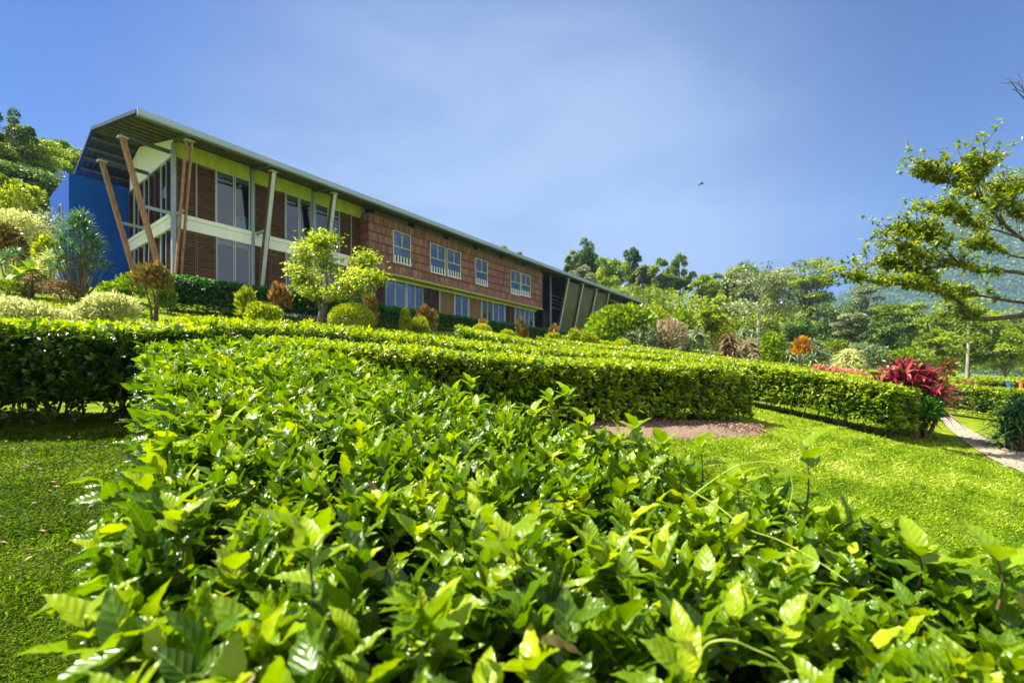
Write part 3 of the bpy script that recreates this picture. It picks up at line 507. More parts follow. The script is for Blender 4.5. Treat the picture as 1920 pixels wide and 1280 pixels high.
# timber-clad upper volume
wb = -.8
cl = MB(); zb, zt = 6.72, 10.02
sash = [(11.2, 12.62, 7.43, 9.47), (14.3, 15.74, 7.38, 9.44), (15.9, 17.33, 7.43, 9.44), (18.95, 20.37, 7.40, 9.42), (23.38, 24.8, 7.36, 9.40), (24.92, 26.3, 7.43, 9.40)]
x = 9.42
for (a, b, c, d) in sash:
    cl.box(x, a, wb, wb+.1, zb, zt); cl.box(a, b, wb, wb+.1, zb, c); cl.box(a, b, wb, wb+.1, d, zt); x = b
cl.box(x, 28.3, wb, wb+.1, zb, zt); cl.box(9.42, 9.52, wb+.1, .3, zb, zt); cl.box(28.2, 28.3, wb+.1, .3, zb, zt)
clad = cl.build('timber_cladding', M['planks'], bld)
for z in (7.37, 7.88, 8.42, 8.97, 9.5):
    m = MB(); x = 9.40
    for (a, b, c, d) in sash:
        if c < z < d: MB().box(x, a-.06, wb-.05, wb-.002, z-.03, z+.03).build('batten', M['strut_dark'], clad); x = b+.06
    MB().box(x, 28.32, wb-.05, wb-.002, z-.03, z+.03).build('batten', M['strut_dark'], clad); MB().box(9.37, 9.418, wb-.03, .2, z-.03, z+.03).build('batten', M['strut_dark'], clad)
MB().box(9.36, 28.36, wb-.05, .02, 6.645, 6.715).build('soffit', M['lime'], bld)
m = MB(); m.box(9.6, 28.3, .3, .4, 6.7, 10.3); m.box(9.6, 28.3, -.6, .28, 10.1, 10.15); m.box(9.6, 28.3, -.65, .28, 6.75, 6.8); m.build('interior_walls', M['interior'], bld)
for t in np.arange(9.9, 28, 3.15): MB().box(t, t+2.6, wb+.12, wb+.2, 10.06, 10.36).build('frieze_panel', M['green_panel'], bld)
MB().box(9.4, 28.3, wb+.01, wb+.1, 10.024, 10.055).build('cladding_cap', M['strut_dark'], bld)
for (a, b, c, d) in sash:
    e = .05; f_ = MB(); y0, y1 = wb-.035, wb+.06
    f_.box(a, a+e, y0, y1, c, d); f_.box(b-e, b, y0, y1, c, d); f_.box(a+e, b-e, y0+.003, y1, c, c+e); f_.box(a+e, b-e, y0+.003, y1, d-e, d); mid = c + (d-c)*.52; f_.box(a+e, b-e, y0+.006, y1, mid-.025, mid+.025); xm = (a+b)/2; f_.box(xm-.02, xm+.02, y0+.01, y1-.02, mid+.026, d-e-.002)
    o = f_.build('sash_window', M['cream'], bld)
    MB().box(a+e, b-e, wb+.02, wb+.03, c+e, d-e).build('pane', M['glass'], o); MB().box(a+e, b-e, wb+.2, wb+.21, d-.32, d-e).build('blind', M['blind'], o)
    ra = MB()
    for k in range(6): xx = a + e + .06 + k*(b-a-2*e-.12)/5; ra.box(xx-.035, xx+.035, y0-.05, y0-.02, c+.02, c+.5)
    ra.box(a, b, y0-.045, y0-.025, c+.06, c+.1); ra.build('railing', M['concrete'], o)
    if a not in (11.2, 18.95):
        cu = MB(); n = 8; x0 = a+.15 if a < 15 or a > 20 else a+.08
        for k in range(n): cu.box(x0+.07*k, x0+.07*k+.062, wb+.12+.02*(k % 2), wb+.14+.02*(k % 2), c+.06, c+.8)
        cu.build('curtain', M['curtain'], o)
# open stair hall and far wing
MB().box(28.6, 31.9, 4.0, 4.1, zF-.5, 10.8).build('hall_back_wall', M['interior'], bld)
for t in (31.0, 43.3): MB().box(t-.06, t+.06, -.06, .06, zF-1, 10.4).build('column', M['steel'], bld)
m = MB(); m.box(31.1, 33.4, .0, .05, 7.3, 7.36); m.box(31.1, 33.4, .0, .05, 7.8, 7.83); m.box(31.1, 33.4, 0, .05, 8.1, 8.14); m.box(31.1, 33.4, 0, .05, 8.5, 8.55); m.box(33.38, 33.44, -.01, .06, 7.3, 8.6); m.build('railing', M['steel'], bld)
m = MB()
for k in range(16): m.box(28.7 + k*.14, 28.84 + k*.14, 1.2, 2.4, zF + k*.17, zF + k*.17 + .05)
m.build('staircase', M['strut_dark'], bld)
m = MB(); m.box(31.1, 55.9, .9, 1.0, zF-.5, 7.2); m.box(31.1, 55.9, 3.5, 3.6, 7.2, 11.0); m.box(31.1, 55.9, .1, 3.48, 7.12, 7.2); m.box(28.6, 30, .4, 4, zF-.5, zF+.02); m.build('interior_walls', M['interior'], bld)
for (a, b) in ((31.95, 34.65), (34.95, 37.75), (38.05, 40.85)):
    z0, z1 = 4.2, 9.92; yy = lambda z: -.1 - 1.4*(z-3.8)/6.2 + .16
    for (za, zbb) in ((z0, 7.0), (7.03, z1)):
        MB().hexa([(a, yy(za), za), (b, yy(za), za), (b, yy(za)+.05, za), (a, yy(za)+.05, za), (a, yy(zbb), zbb), (b, yy(zbb), zbb), (b, yy(zbb)+.05, zbb), (a, yy(zbb)+.05, zbb)]).build('slanted_panel', M['green_panel'], bld)
m = MB(); m.box(43.2, 53.2, -.05, .05, 9.95, 10.06); m.box(43.2, 53.2, -.12, .1, 7.05, 7.3); m.build('balcony_frame', M['steel_light'], bld)
m = MB()
for z in (7.65, 8.0, 8.35): m.box(43.3, 53.1, -.03, .01, z-.025, z+.025)
for t in np.arange(43.4, 53.2, 1.6): m.box(t-.03, t+.03, -.06, -.032, 7.3, 8.4)
m.build('railing', M['steel_light'], bld)
MB().box(49, 53, .3, .34, 7.3, 9.9).build('pane', M['glass'], bld)
MB().box(46.0, 46.3, .1, .4, 7.3, 9.94).build('column', M['strut_wood'], bld)
MB().box(55.5, 55.7, .1, 8.9, zF-1, 10.9).build('end_wall', M['concrete'], bld); MB().box(0, 55.4, 8.9, 9.0, zF-1, 10.5).build('rear_wall', M['concrete'], bld)
# blue annex
an = MB(); ang = [(-2.29, 6.66), (.0, 6.66), (.0, 11.6), (-2.29, 11.6)]; an.box(-2.29, -.01, 6.62, 11.5, 2.6, 10.12); anx = an.build('blue_annex', M['blue_wall'], bld)
m = MB(); m.box(-2.34, -2.293, 8.2, 8.75, 7.6, 9.0); w_ = m.build('window', M['steel_light'], bld); MB().box(-2.35, -2.342, 8.27, 8.68, 7.67, 8.93).build('pane', M['glass'], w_)
dp, dt = tube([(-2.45, 11.7, 3.2), (-2.45, 11.7, 9.0), (-2.3, 11.6, 9.3)], .11, 10); trimesh('downpipe', dp, dt, M['steel_light'], bld, smooth=True)
# hedge along the house (two lengths)
hl = lambda a, b, e: [B2W(t, -e) for t in np.linspace(a, b, 6)]
hedge('hedge', 'dark green clipped hedge along the front of the hotel', hl(-1.2, 30, 3.0), 1.1, 1.4, M['house_hedge'], L_SIM, .10, 110, 21, per=6, topt=(.3, 1), sidet=(0, .8), zoff=lambda x, y: 4.02 + .013*((x+14.8)*.6 + (y-19.8)*.8), bottom=.05, group='clipped hedges by the hotel')
hedge('hedge', 'short dark hedge below the slanted olive panels', hl(31.5, 42, 3.0), 1.1, 1.3, M['house_hedge'], L_SIM, .12, 80, 22, per=6, topt=(.2, .8), sidet=(0, .5), zoff=lambda x, y: gz(x, y)*0 + 4.55, bottom=.05, group='clipped hedges by the hotel')
# ---------------------------------------------------------------- shrubs and trees
def shrub(name, label, px, Y, top, hw, mat, leaf=L_SIM, ll=.12, n=1600, seed=1, cat='shrub', group=None, base=None, trunk=0, flat=1., spiky=.5, tint=(0, 1), lobes=1, squash=1.0, skirt=.25, tm='twig'):
    r = rng(seed); x, y, g = at(px, Y)
    if name == 'croton': ll *= 1.7; n = int(n*.42); lobes = max(lobes, 4)
    if base is not None: g = (HZ - base) / F * Y
    zt = (HZ - top) / F * Y; h = max(.25, zt - g); w = hw / F * Y
    root = empty(name, (x, y, g), label, cat, group)
    z0 = g + h * (trunk if trunk else 0); hh = (zt - z0) / 2; cz = z0 + hh
    if lobes == 1: cs = [(x, y, cz, w, hh)]
    else:
        cs = []
        for k in range(lobes):
            a = r.uniform(0, 6.28); q = w * .55 * math.sqrt(r.uniform(.1, 1)); f = r.uniform(.5, .68); dz = r.uniform(-.35, .55) * hh
            cs.append((x + q*math.cos(a), y + q*math.sin(a)*.8, min(cz + dz, zt - hh*f), w*f, hh*f))
    Q, D, U, Zs, TT = [], [], [], [], []
    for (cx, cy, cc, ww, h2) in cs:
        m = n // len(cs); d = rdir(r, m); d[:, 2] = np.where(d[:, 2] < -skirt*2, -d[:, 2], d[:, 2]); rad = (r.uniform(.72, 1.0, m) ** .6 if 'topiary' in name else r.uniform(.3, 1.15, m) ** .6) + (.05 if 'topiary' in name else .14)*snoise(d[:, 0]*3, d[:, 2]*3, 2, seed)
        P = np.c_[cx + d[:, 0]*ww*rad, cy + d[:, 1]*ww*rad, cc + d[:, 2]*h2*rad]; Q.append(P)
        dd = d * np.array([1, 1, 1]) + np.array([0, 0, spiky]) + rdir(r, m) * .6; D.append(dd); U.append(d + rdir(r, m) * .5 + np.array([0, 0, .5])); Zs.append(ll * r.uniform(.6, 1.3, m)); TT.append(r.uniform(tint[0], tint[1], m))
    Q = np.concatenate(Q); Q[:, 2] = np.maximum(Q[:, 2], g + .03)
    foliage('foliage', [scatter(leaf, Q, np.concatenate(D), np.concatenate(U), np.concatenate(Zs), np.concatenate(TT))], mat, root)
    st = []
    for k in range(5 if not trunk else 4):
        a = r.uniform(0, 6.28); c = cs[k % len(cs)]; off = .06 if trunk else .12*w
        p0 = np.array([x + off*math.cos(a), y + off*math.sin(a), g - .05]); p2 = np.array([c[0] + .5*c[3]*math.cos(a), c[1] + .5*c[3]*math.sin(a), c[2]]); p1 = p0*.5 + p2*.5; p1[:2] = p0[:2]*.8 + p2[:2]*.2
        sp = smoothline([p0, p1, p2], 4); st.append(tube(sp, np.linspace(.045 if trunk else .02, .008, len(sp)), 6))
    stems_of(st, M[tm], root)
    # dense inner twigs so the bush does not read as a shell
    for c in cs[:1] if lobes == 1 else cs:
        pass
    return root
def rosette(r, c, n, L, W, droop, up=.5, segs=6, tint=(0, 1), fold=.3):
    Vs, Ts, tt, cc = [], [], [], []; k = 0
    for q in range(n):
        az = q * 2.39996 + r.uniform(-.2, .2); el = np.interp(q / n, [0, 1], [1.35, up - .5]) + r.uniform(-.15, .15); l = L * r.uniform(.75, 1.1); ti = r.uniform(*tint)
        s = np.linspace(0, 1, segs); h = np.array([math.cos(az), math.sin(az), 0]); rad = s*l*math.cos(el); z = s*l*math.sin(el) - droop*l*s*s; P = np.array(c) + h*rad[:, None] + np.array([0, 0, 1])*z[:, None]
        sd_ = np.array([-math.sin(az), math.cos(az), 0]); w = W * np.minimum(1, .45 + 2.2*s) * (1 - s**2.5) + .0006
        a = P + sd_*w[:, None]; b = P - sd_*w[:, None]; a[:, 2] += fold*w; b[:, 2] += fold*w
        Vs.append(np.stack([a, P, b], 1).reshape(-1, 3)); cc.append(np.stack([np.tile([1, 0, -1], segs), np.repeat(s, 3), np.full(segs*3, ti)], 1))
        for i in range(segs-1):
            for j in (0, 1): a0 = k + i*3 + j; Ts += [(a0, a0+1, a0+4), (a0, a0+4, a0+3)]
        tt += [ti] * (segs*3); k += segs*3
    return np.concatenate(Vs), np.array(Ts), np.array(tt), np.concatenate(cc)
def spiky(name, label, px, Y, top, hw, mat, heads=8, n=26, L=.6, W=.025, droop=.35, seed=1, cat='plant', group=None, base=None, tm='pale_bark', trunk=.03, up=.3, tint=(0, 1), low=.3, clump=False):
    r = rng(seed); x, y, g = at(px, Y)
    if base is not None: g = (HZ - base)/F*Y
    zt = (HZ - top)/F*Y; h = zt - g; w = hw/F*Y; root = empty(name, (x, y, g), label, cat, group); sets, st = [], []
    for k in range(heads):
        a = k*2.4 + r.uniform(0, 1); q = w * (.75*math.sqrt((k + .3)/heads)); f = 1 - (k/heads)**1.0 * (1 - low)
        c = (x + q*math.cos(a), y + q*math.sin(a), g + max(.04, (h - L*.8)*f)); sets.append(rosette(r, c, n, L * r.uniform(.8, 1.1), W, droop, up, tint=tint))
        if not clump:
            b0 = np.array([x + .1*w*math.cos(a), y + .1*w*math.sin(a), g - .05]); sp = smoothline([b0, (b0 + np.array(c))/2 + np.array([.12*w*math.cos(a+1), .1*w*math.sin(a+1), 0]), c], 5); st.append(tube(sp, np.linspace(trunk*1.5, trunk*.7, len(sp)), 7))
    foliage('foliage', sets, mat, root, smooth=True)
    if st: stems_of(st, M[tm], root)
    return root
def tree(name, label, px, Y, top, hw, mat, style='round', seed=1, base=None, cb=.35, leaf=L_TINY, ll=None, nl=5000, nc=34, tm='bark', group=None, depth=None, tr=.018, cat='tree'):
    r = rng(seed); x, y, g = at(px, Y)
    if base is not None: g = (HZ - base)/F*Y
    zt = (HZ - top)/F*Y; h = zt - g; w = hw/F*Y; dpt = depth or w; ll = ll or max(.10, Y*.0045)
    root = empty(name, (x, y, g), label, cat, group); z0 = g + h*cb; hh = (zt - z0)/2; cz = z0 + hh
    cl = []
    while len(cl) < nc:
        d = r.uniform(-1, 1, 3)
        if style == 'umbrella':
            lev = r.integers(0, 4); rr_ = math.sqrt(r.uniform(0, 1)) * (1 - .16*lev) ; a = r.uniform(0, 6.28); zz = 1 - .42*lev - .3*rr_**2 + r.normal(0, .06); cl.append((x + w*rr_*math.cos(a)*.9, y + dpt*rr_*math.sin(a)*.9, cz + hh*zz*.85, w*.24, hh*.075))
            continue
        q = np.linalg.norm(d)
        if q > 1 or q < .35: continue
        if style == 'sparse' and q < .55: continue
        bump = 1 + .22*math.sin(d[0]*5 + seed) * math.cos(d[1]*4 + seed*2); s = {'round': .27, 'sparse': .2, 'tall': .27}[style]
        cl.append((x + w*d[0]*.85*bump, y + dpt*d[1]*.85*bump, cz + hh*d[2]*.85*bump, w*s*r.uniform(.7, 1.25), hh*s*r.uniform(.55, 1.0)))
    Q, D, U, TT = [], [], [], []
    for (cx, cy, cc, cw, ch) in cl:
        m = nl // nc; d = rdir(r, m); d[:, 2] = np.where(r.uniform(0, 1, m) < .82, np.abs(d[:, 2]), d[:, 2]*.5); rad = r.uniform(.45, 1.12, m) ** .5
        Q.append(np.c_[cx + d[:, 0]*cw*rad, cy + d[:, 1]*cw*rad, cc + d[:, 2]*ch*rad]); D.append(d*.7 + rdir(r, m)); U.append(d + np.array([0, 0, 1.]) + rdir(r, m)*.5); TT.append(np.clip(r.normal(r.uniform(.15, .85), .2, m), 0, 1))
    m = len(np.concatenate(Q)); foliage('crown', [scatter(leaf, np.concatenate(Q), np.concatenate(D), np.concatenate(U), ll*r.uniform(.6, 1.4, m), np.concatenate(TT))], mat, root)
    st = []; lean = r.normal(0, .04, 2)*h; tp = np.array([x + lean[0], y + lean[1], g + h*(.8 if style != 'umbrella' else .9)]); sp = smoothline([(x, y, g - .3), (x + lean[0]*.2 + .01*h, y, g + h*.3), tuple(tp*.5 + np.array([x + lean[0]*.3, y, g + h*.55])*.5), tuple(tp)], 5)
    st.append(tube(sp, np.linspace(tr*h, tr*h*.25, len(sp)), 7))
    for c in cl[:nc if style != 'round' else nc//2]:
        f = np.clip((c[2] - g)/h * r.uniform(.5, .85), .25, .85); i0 = int(f*(len(sp)-1)); p0 = sp[i0]; p2 = np.array(c[:3]); p1 = p0*.5 + p2*.5 + np.array([0, 0, -.08*h*r.uniform(0, 1)]); q = smoothline([p0, p1, p2], 4); st.append(tube(q, np.linspace(tr*h*.35, tr*h*.07, len(q)), 5))
    V_, T_ = merge(st); trimesh('trunk', V_, T_, M[tm], root, smooth=True)
    return root
# -- garden plants left of and in front of the hotel
shrub('shrub', 'rounded cream-variegated shrub on the lawn left of the orange croton', 195, 9.6, 556, 60, M['pale_leaf'], L_NARROW, .11, 5200, 31, lobes=4, base=622, group='cream variegated shrubs')
shrub('shrub', 'cream-variegated shrub mass at the left edge behind the dark hedge', 60, 8.6, 566, 75, M['pale_leaf'], L_NARROW, .11, 5200, 32, lobes=5, base=630, group='cream variegated shrubs')
shrub('shrub', 'topmost cream-variegated shrub touching the left frame edge', 0, 9.8, 548, 40, M['pale_leaf'], L_NARROW, .12, 2600, 33, lobes=3, base=610, group='cream variegated shrubs', tint=(0, .7))
shrub('croton', 'orange-brown croton on a bare dark stem, in front of the hotel corner', 290, 12.4, 499, 27, M['croton_leaf'], L_SIM, .075, 5200, 34, trunk=.26, cat='croton', spiky=1.3, base=612, tint=(0, .95), lobes=7)
spiky('dracaena', 'tall spiky dracaena with several pale trunks beside the blue wall', 150, 14.2, 383, 50, M['dracaena_leaf'], 24, 40, .48, .017, .25, 35, 'dracaena', tm='bark', base=557, low=.3, trunk=.022, tint=(0, 1))
shrub('shrub', 'low brown-tinged dome shrub left of the dracaena trunks', 118, 14, 527, 32, M['brown_leaf'], L_SIM, .07, 2600, 36, base=566)
spiky('cordyline', 'small dark brown cordyline by the left of the brown dome shrub', 55, 13.6, 505, 20, M['brown_leaf'], 5, 26, .3, .025, .3, 37, 'cordyline', base=558, tm='twig')
shrub('shrub', 'dark low round bush at the left edge of the lawn', 18, 13.4, 528, 26, M['tree_mid'], L_SIM, .07, 1800, 38, base=556)
shrub('shrub', 'loose mid-green shrub at the left end of the hotel hedge', 235, 16.4, 512, 40, M['mango_leaf'], L_SIM, .11, 3200, 39, lobes=4, base=585)
shrub('shrub', 'leafy green bush against the hotel hedge behind the orange croton', 318, 16.0, 520, 26, M['mango_leaf'], L_SIM, .10, 2000, 40, lobes=3, base=592, tint=(0, .5))
for q, (px, Y, top, hw, mt, lab) in enumerate([
    (15, 17, 425, 30, 'croton_leaf', 'dark red cordyline clump high at the left edge'), (30, 19, 395, 45, 'pale_leaf', 'pale yellow-green shrub below the hillside trees'), (70, 22, 372, 40, 'grey_leaf', 'pale grey-green bush behind the white downpipe'),
    (10, 22, 345, 40, 'lime_leaf', 'yellow-green bush at the left edge under the bright tree'), (80, 17, 445, 28, 'lime_leaf', 'lime shrub left of the dracaena crown')]):
    shrub('shrub', lab, px, Y, top, hw, M[mt], L_SIM, .14, 3000, 50+q, lobes=4)
spiky('dracaena', 'spiky green dracaena at the left edge over the dark low bush', 25, 14.8, 452, 28, M['dracaena_leaf'], 7, 26, .45, .02, .3, 56, 'dracaena', base=540, tm='pale_bark')
spiky('agave', 'pale yellow striped spiky plant between the lawn shrubs and the dracaena', 88, 15.2, 455, 26, M['pale_leaf'], 8, 30, .5, .022, .4, 57, 'plant', base=545, tint=(0, .8))
spiky('broadleaf_plant', 'big-leaved bright green plant at the left between spiky plants', 50, 14.6, 480, 30, M['mango_leaf'], 5, 12, .6, .07, .5, 58, 'plant', base=550)
shrub('croton', 'yellow-tipped croton on a thick dark trunk, left of the lime bush', 462, 12.6, 545, 15, M['lime_leaf'], L_SIM, .09, 1500, 60, trunk=.3, cat='croton', base=624, spiky=1.2)
shrub('shrub', 'bright lime bush right of the yellow-tipped croton', 498, 12.4, 568, 30, M['lime_leaf'], L_SIM, .08, 4200, 61, base=624, lobes=4)
shrub('croton', 'orange-red croton between the lime bush and the small tree', 530, 13.2, 538, 18, M['croton_leaf'], L_SIM, .10, 1500, 62, trunk=.25, cat='croton', base=606, spiky=1.3, tint=(.35, 1), lobes=3)
spiky('bromeliad', 'small yellow bromeliad at the foot of the small light-green tree', 578, 12.8, 588, 18, M['lime_leaf'], 3, 16, .35, .025, .4, 63, 'bromeliad', base=622, tint=(.5, 1), clump=True)
shrub('topiary_ball', 'large round lime topiary ball right of the small tree', 660, 12.6, 570, 42, M['lime_leaf'], L_SIM, .05, 9000, 64, cat='topiary', base=626, spiky=.1, tint=(.1, 1), skirt=.4)
shrub('croton', 'dark orange croton peeking over the large topiary ball', 688, 14.6, 553, 17, M['croton_leaf'], L_SIM, .10, 1300, 65, cat='croton', spiky=1.2, tint=(.2, .85), lobes=3)
shrub('topiary', 'narrow upright clipped yellow-green shrub between ball and red croton', 760, 14, 578, 9, M['lime_leaf'], L_SIM, .06, 1800, 66, cat='topiary', base=630, spiky=.3)
shrub('shrub', 'tiered yellow-green shrub right of the narrow upright one', 785, 13.8, 596, 19, M['lime_leaf'], L_SIM, .07, 3000, 67, base=632, lobes=5)
shrub('croton', 'rusty red croton above the tiered yellow-green shrub', 801, 15.6, 577, 16, M['croton_leaf'], L_SIM, .11, 1300, 68, cat='croton', base=628, spiky=1.2, tint=(.25, .9), lobes=3)
shrub('topiary_ball', 'smaller yellow topiary ball, second from the small tree', 903, 16, 608, 19, M['lime_leaf'], L_SIM, .06, 3600, 69, cat='topiary', base=642, spiky=.1, tint=(.3, 1))
shrub('shrub', 'little yellow puff shrub touching the left of the smaller topiary ball', 874, 16.2, 617, 11, M['lime_leaf'], L_SIM, .07, 900, 70, base=640, lobes=3)
shrub('croton', 'tiny orange croton tip showing over the smaller topiary ball', 906, 17.6, 599, 8, M['croton_leaf'], L_SIM, .11, 500, 71, cat='croton', spiky=1.3, tint=(.4, 1), trunk=.4)
shrub('shrub', 'flat yellow-green puff shrub left of the third croton', 953, 17.4, 616, 20, M['lime_leaf'], L_SIM, .08, 2200, 72, base=645, lobes=5)
shrub('croton', 'tall narrow red-brown croton between the flat puff shrub and the hotel hedge end', 980, 18, 601, 10, M['croton_leaf'], L_SIM, .11, 1200, 73, cat='croton', base=644, spiky=1.3, tint=(.15, .8), lobes=3)
shrub('shrub', 'small yellow puff under the first slanted steel strut of the far wing', 1034, 19.5, 625, 12, M['lime_leaf'], L_SIM, .09, 1300, 74, base=648, lobes=4)
shrub('croton', 'small orange croton above the yellow puff by the first olive panel', 1036, 21, 614, 9, M['croton_leaf'], L_SIM, .12, 700, 75, cat='croton', spiky=1.3, tint=(.4, 1), lobes=2)
for q, (px, lab) in enumerate([(1072, 'leftmost of the three yellow puff shrubs below the olive panels'), (1093, 'middle yellow puff shrub below the olive panels'), (1114, 'rightmost yellow puff shrub, left of the mango-green shrub')]):
    shrub('shrub', lab, px, 20.5 + q*.4, 617 + q*4, 13, M['lime_leaf'], L_SIM, .10, 1400, 76+q, base=652, lobes=4, group='yellow puff shrubs below the olive panels')
shrub('croton', 'small rusty croton behind the yellow puff shrubs', 1078, 23, 611, 8, M['croton_leaf'], L_SIM, .12, 600, 79, cat='croton', spiky=1.3, tint=(.3, .9), lobes=2)
x_, y_, g_ = at(418, 12.5); tag(trimesh('red_ginger', *merge([tube([(x_, y_, g_-.1), (x_, y_, g_+.12), (x_+.01, y_, g_+.24)], [.03, .025, .005], 6), tube([(x_, y_, g_), (x_-.03, y_, g_+.08)], [.02, .004], 5)]), M['croton_leaf'], smooth=True, tint=np.full(20 if 0 else 6*3+5*2, .65)), 'small red spike flower standing alone in the lawn', 'flower')
# small light-green tree
def handtree(name, label, limbs, mat, tips, n, ll, seed, cat='tree', spread=.3, tm='bark', leaf=L_SIM, flat=.5, group=None, tipsize=None, twigs=True, fine=False):
    """limbs: list of (list of (px,py,Y), r0, r1)"""
    r = rng(seed); W = lambda p: ((p[0]-960)/F*p[2], p[2], (HZ-p[1])/F*p[2])
    st, cand = [], []
    root = empty(name, W(limbs[0][0][0]), label, cat, group)
    for pts_, r0, r1 in limbs:
        sp = smoothline([W(p) for p in pts_], 6); st.append(tube(sp, np.linspace(r0, r1, len(sp)), 8)); cand.append(sp[int(len(sp)*.3):] if len(limbs) > 1 else sp)
    C = []
    for k in range(tips):
        ci = r.integers(1 if len(cand) > 1 else 0, len(cand)); sp = cand[ci]; i0 = min(len(sp)-2, int(len(sp)*r.uniform(0, 1.0)**.6)); p0 = sp[i0]; tgd = sp[i0+1] - sp[i0]; tgd = tgd/(np.linalg.norm(tgd)+1e-9)
        d = rdir(r, 1)[0]*np.array([1, 1.0, .6]) + np.array([-.1, 0, .35]) + (tgd*.7 if fine else 0); L = spread*r.uniform(.4, 1.3); p2 = p0 + d*L; p1 = (p0+p2)/2 + rdir(r, 1)[0]*L*.15
        if twigs: q = smoothline([p0, p1, p2], 3); st.append(tube(q, np.linspace(max(.005, r0*.18) if not fine else .007, .003, len(q)), 4))
        if fine:
            for u in range(4):
                a0 = p0*(1-.25*u) + p2*.25*u if u < 3 else p2; dd = d*.5 + rdir(r, 1)[0]*np.array([1, 1, .7]) + np.array([0, 0, .2]); e0 = a0 + dd*L*r.uniform(.3, .6); st.append(tube([a0, (a0+e0)/2 + rdir(r, 1)[0]*.012, e0], [.0035, .003, .002], 3))
                for f_ in np.linspace(.25, 1.05, 7): C.append(a0*(1-f_) + e0*f_)
        else: C.append(p2); C.append(p1)
    V_, T_ = merge(st); trimesh('trunk', V_, T_, M[tm], root, smooth=True)
    C = np.array(C); idx = r.integers(0, len(C), n); s = tipsize or spread*.35
    Q = C[idx] + r.normal(0, 1, (n, 3))*np.array([s, s, s*flat]); tcl = r.uniform(.1, .9, len(C))[idx]
    foliage('crown', [scatter(leaf, Q, rdir(r, n) + np.array([0, 0, .1]), rdir(r, n)*.5 + np.array([0, 0, 1.]), ll*r.uniform(.6, 1.3, n), np.clip(tcl + r.normal(0, .18, n), 0, 1))], mat, root)
    return root
Yt = 13.4
handtree('tree', 'small light-green tree with spreading branches in front of the hotel', [([(600, 622, Yt), (604, 590, Yt), (612, 560, Yt), (618, 535, Yt)], .13, .07), ([(604, 590, Yt), (590, 545, Yt-.3), (575, 510, Yt-.5), (568, 480, Yt-.6)], .06, .015), ([(612, 560, Yt), (612, 520, Yt), (606, 480, Yt+.1), (612, 452, Yt+.1)], .06, .015), ([(614, 550, Yt), (645, 515, Yt+.2), (670, 497, Yt+.3), (690, 492, Yt+.3)], .05, .012), ([(616, 548, Yt), (650, 535, Yt-.4), (685, 528, Yt-.5), (705, 520, Yt-.5)], .05, .012), ([(608, 570, Yt), (640, 552, Yt-.7), (675, 545, Yt-.9)], .04, .012), ([(610, 560, Yt), (585, 540, Yt+.5), (565, 520, Yt+.7)], .04, .012)],
         M['mango_leaf2'], 66, 7600, .115, 80, spread=.36, flat=.6, tipsize=.15)
# -- middle distance right of the hotel
shrub('shrub', 'big rounded mango-green shrub hiding the far end of the hotel', 1168, 24.5, 578, 62, M['mango_leaf'], L_SIM, .26, 9000, 90, lobes=9, base=652, tint=(.1, 1))
shrub('topiary_ball', 'tiny yellow-green dome in front of the mango-green shrub', 1167, 19.5, 636, 14, M['lime_leaf'], L_SIM, .06, 1800, 91, cat='topiary', base=655, tint=(.4, 1))
mids = [(1195, 23.5, 612, 24, 'grey_leaf', 'pale feathery shrub at the right foot of the mango-green shrub', 'n'), (1245, 26, 598, 32, 'buff_leaf', 'buff dry-leaved shrub right of the mango-green shrub', 'n'), (1300, 27, 600, 34, 'grey_leaf', 'silvery arching shrub between the buff shrub and the slim tree', 's'),
        (1345, 30, 585, 30, 'lime_leaf', 'yellow-green bush behind the slim dark-trunked tree', 'n'), (1368, 27, 610, 12, 'brown_leaf', 'upright withered brown plant right of the slim tree', 's'), (1405, 28, 622, 30, 'buff_leaf', 'pinkish-buff grassy clump left of the small round green shrub', 's'),
        (1400, 31, 600, 34, 'grey_leaf', 'pale broad-leaved clump behind the pinkish clump', 's'), (1449, 26, 627, 18, 'mango_leaf', 'small conical green shrub left of the orange croton', 'n'), (1478, 29, 640, 16, 'grey_leaf', 'grey leafless-looking bush under the orange croton', 's'),
        (1525, 29, 622, 28, 'grey_leaf', 'silver spiky agave-like plant right of the orange croton', 's'), (1553, 33, 640, 26, 'tree_mid', 'dark green bush right of the silver spiky plant', 'n'), (1590, 30, 640, 26, 'pale_leaf', 'pale leafy clump before the dark thicket', 's'),
        (1622, 31, 645, 26, 'grey_leaf', 'grey-green scrub left of the big red bromeliad', 'n'), (1270, 31, 585, 26, 'mango_leaf', 'fresh green shrub at the end of the hotel roof', 'n'), (1232, 34, 572, 26, 'lime_leaf', 'yellow shrub just past the roof tip', 'n'), (1700, 31, 655, 40, 'mango_leaf', 'green bush behind the big red bromeliad', 'n')]
for q, (px, Y, top, hw, mt, lab, kd) in enumerate(mids):
    hw *= 1.25
    if kd == 'n': shrub('shrub', lab, px, Y, top, hw, M[mt], L_SIM, .20, 4600, 100+q, lobes=7)
    else: spiky('spiky_plant', lab, px, Y, top, hw, M[mt], 22, 26, .95, .05, .6, 100+q, 'plant', clump=True, tm='twig', low=.05, up=.5)
shrub('croton', 'bright orange croton on a stem in the middle distance', 1501, 26.5, 627, 14, M['orange_leaf'], L_SIM, .15, 1500, 120, cat='croton', trunk=.35, spiky=1.1)
tree('slim_tree', 'slim tree with thin black trunk in front of the yellow-green bush', 1334, 25.5, 575, 26, M['tree_mid'], 'sparse', 121, base=664, cb=.45, nl=1800, nc=18, ll=.2, tr=.016)
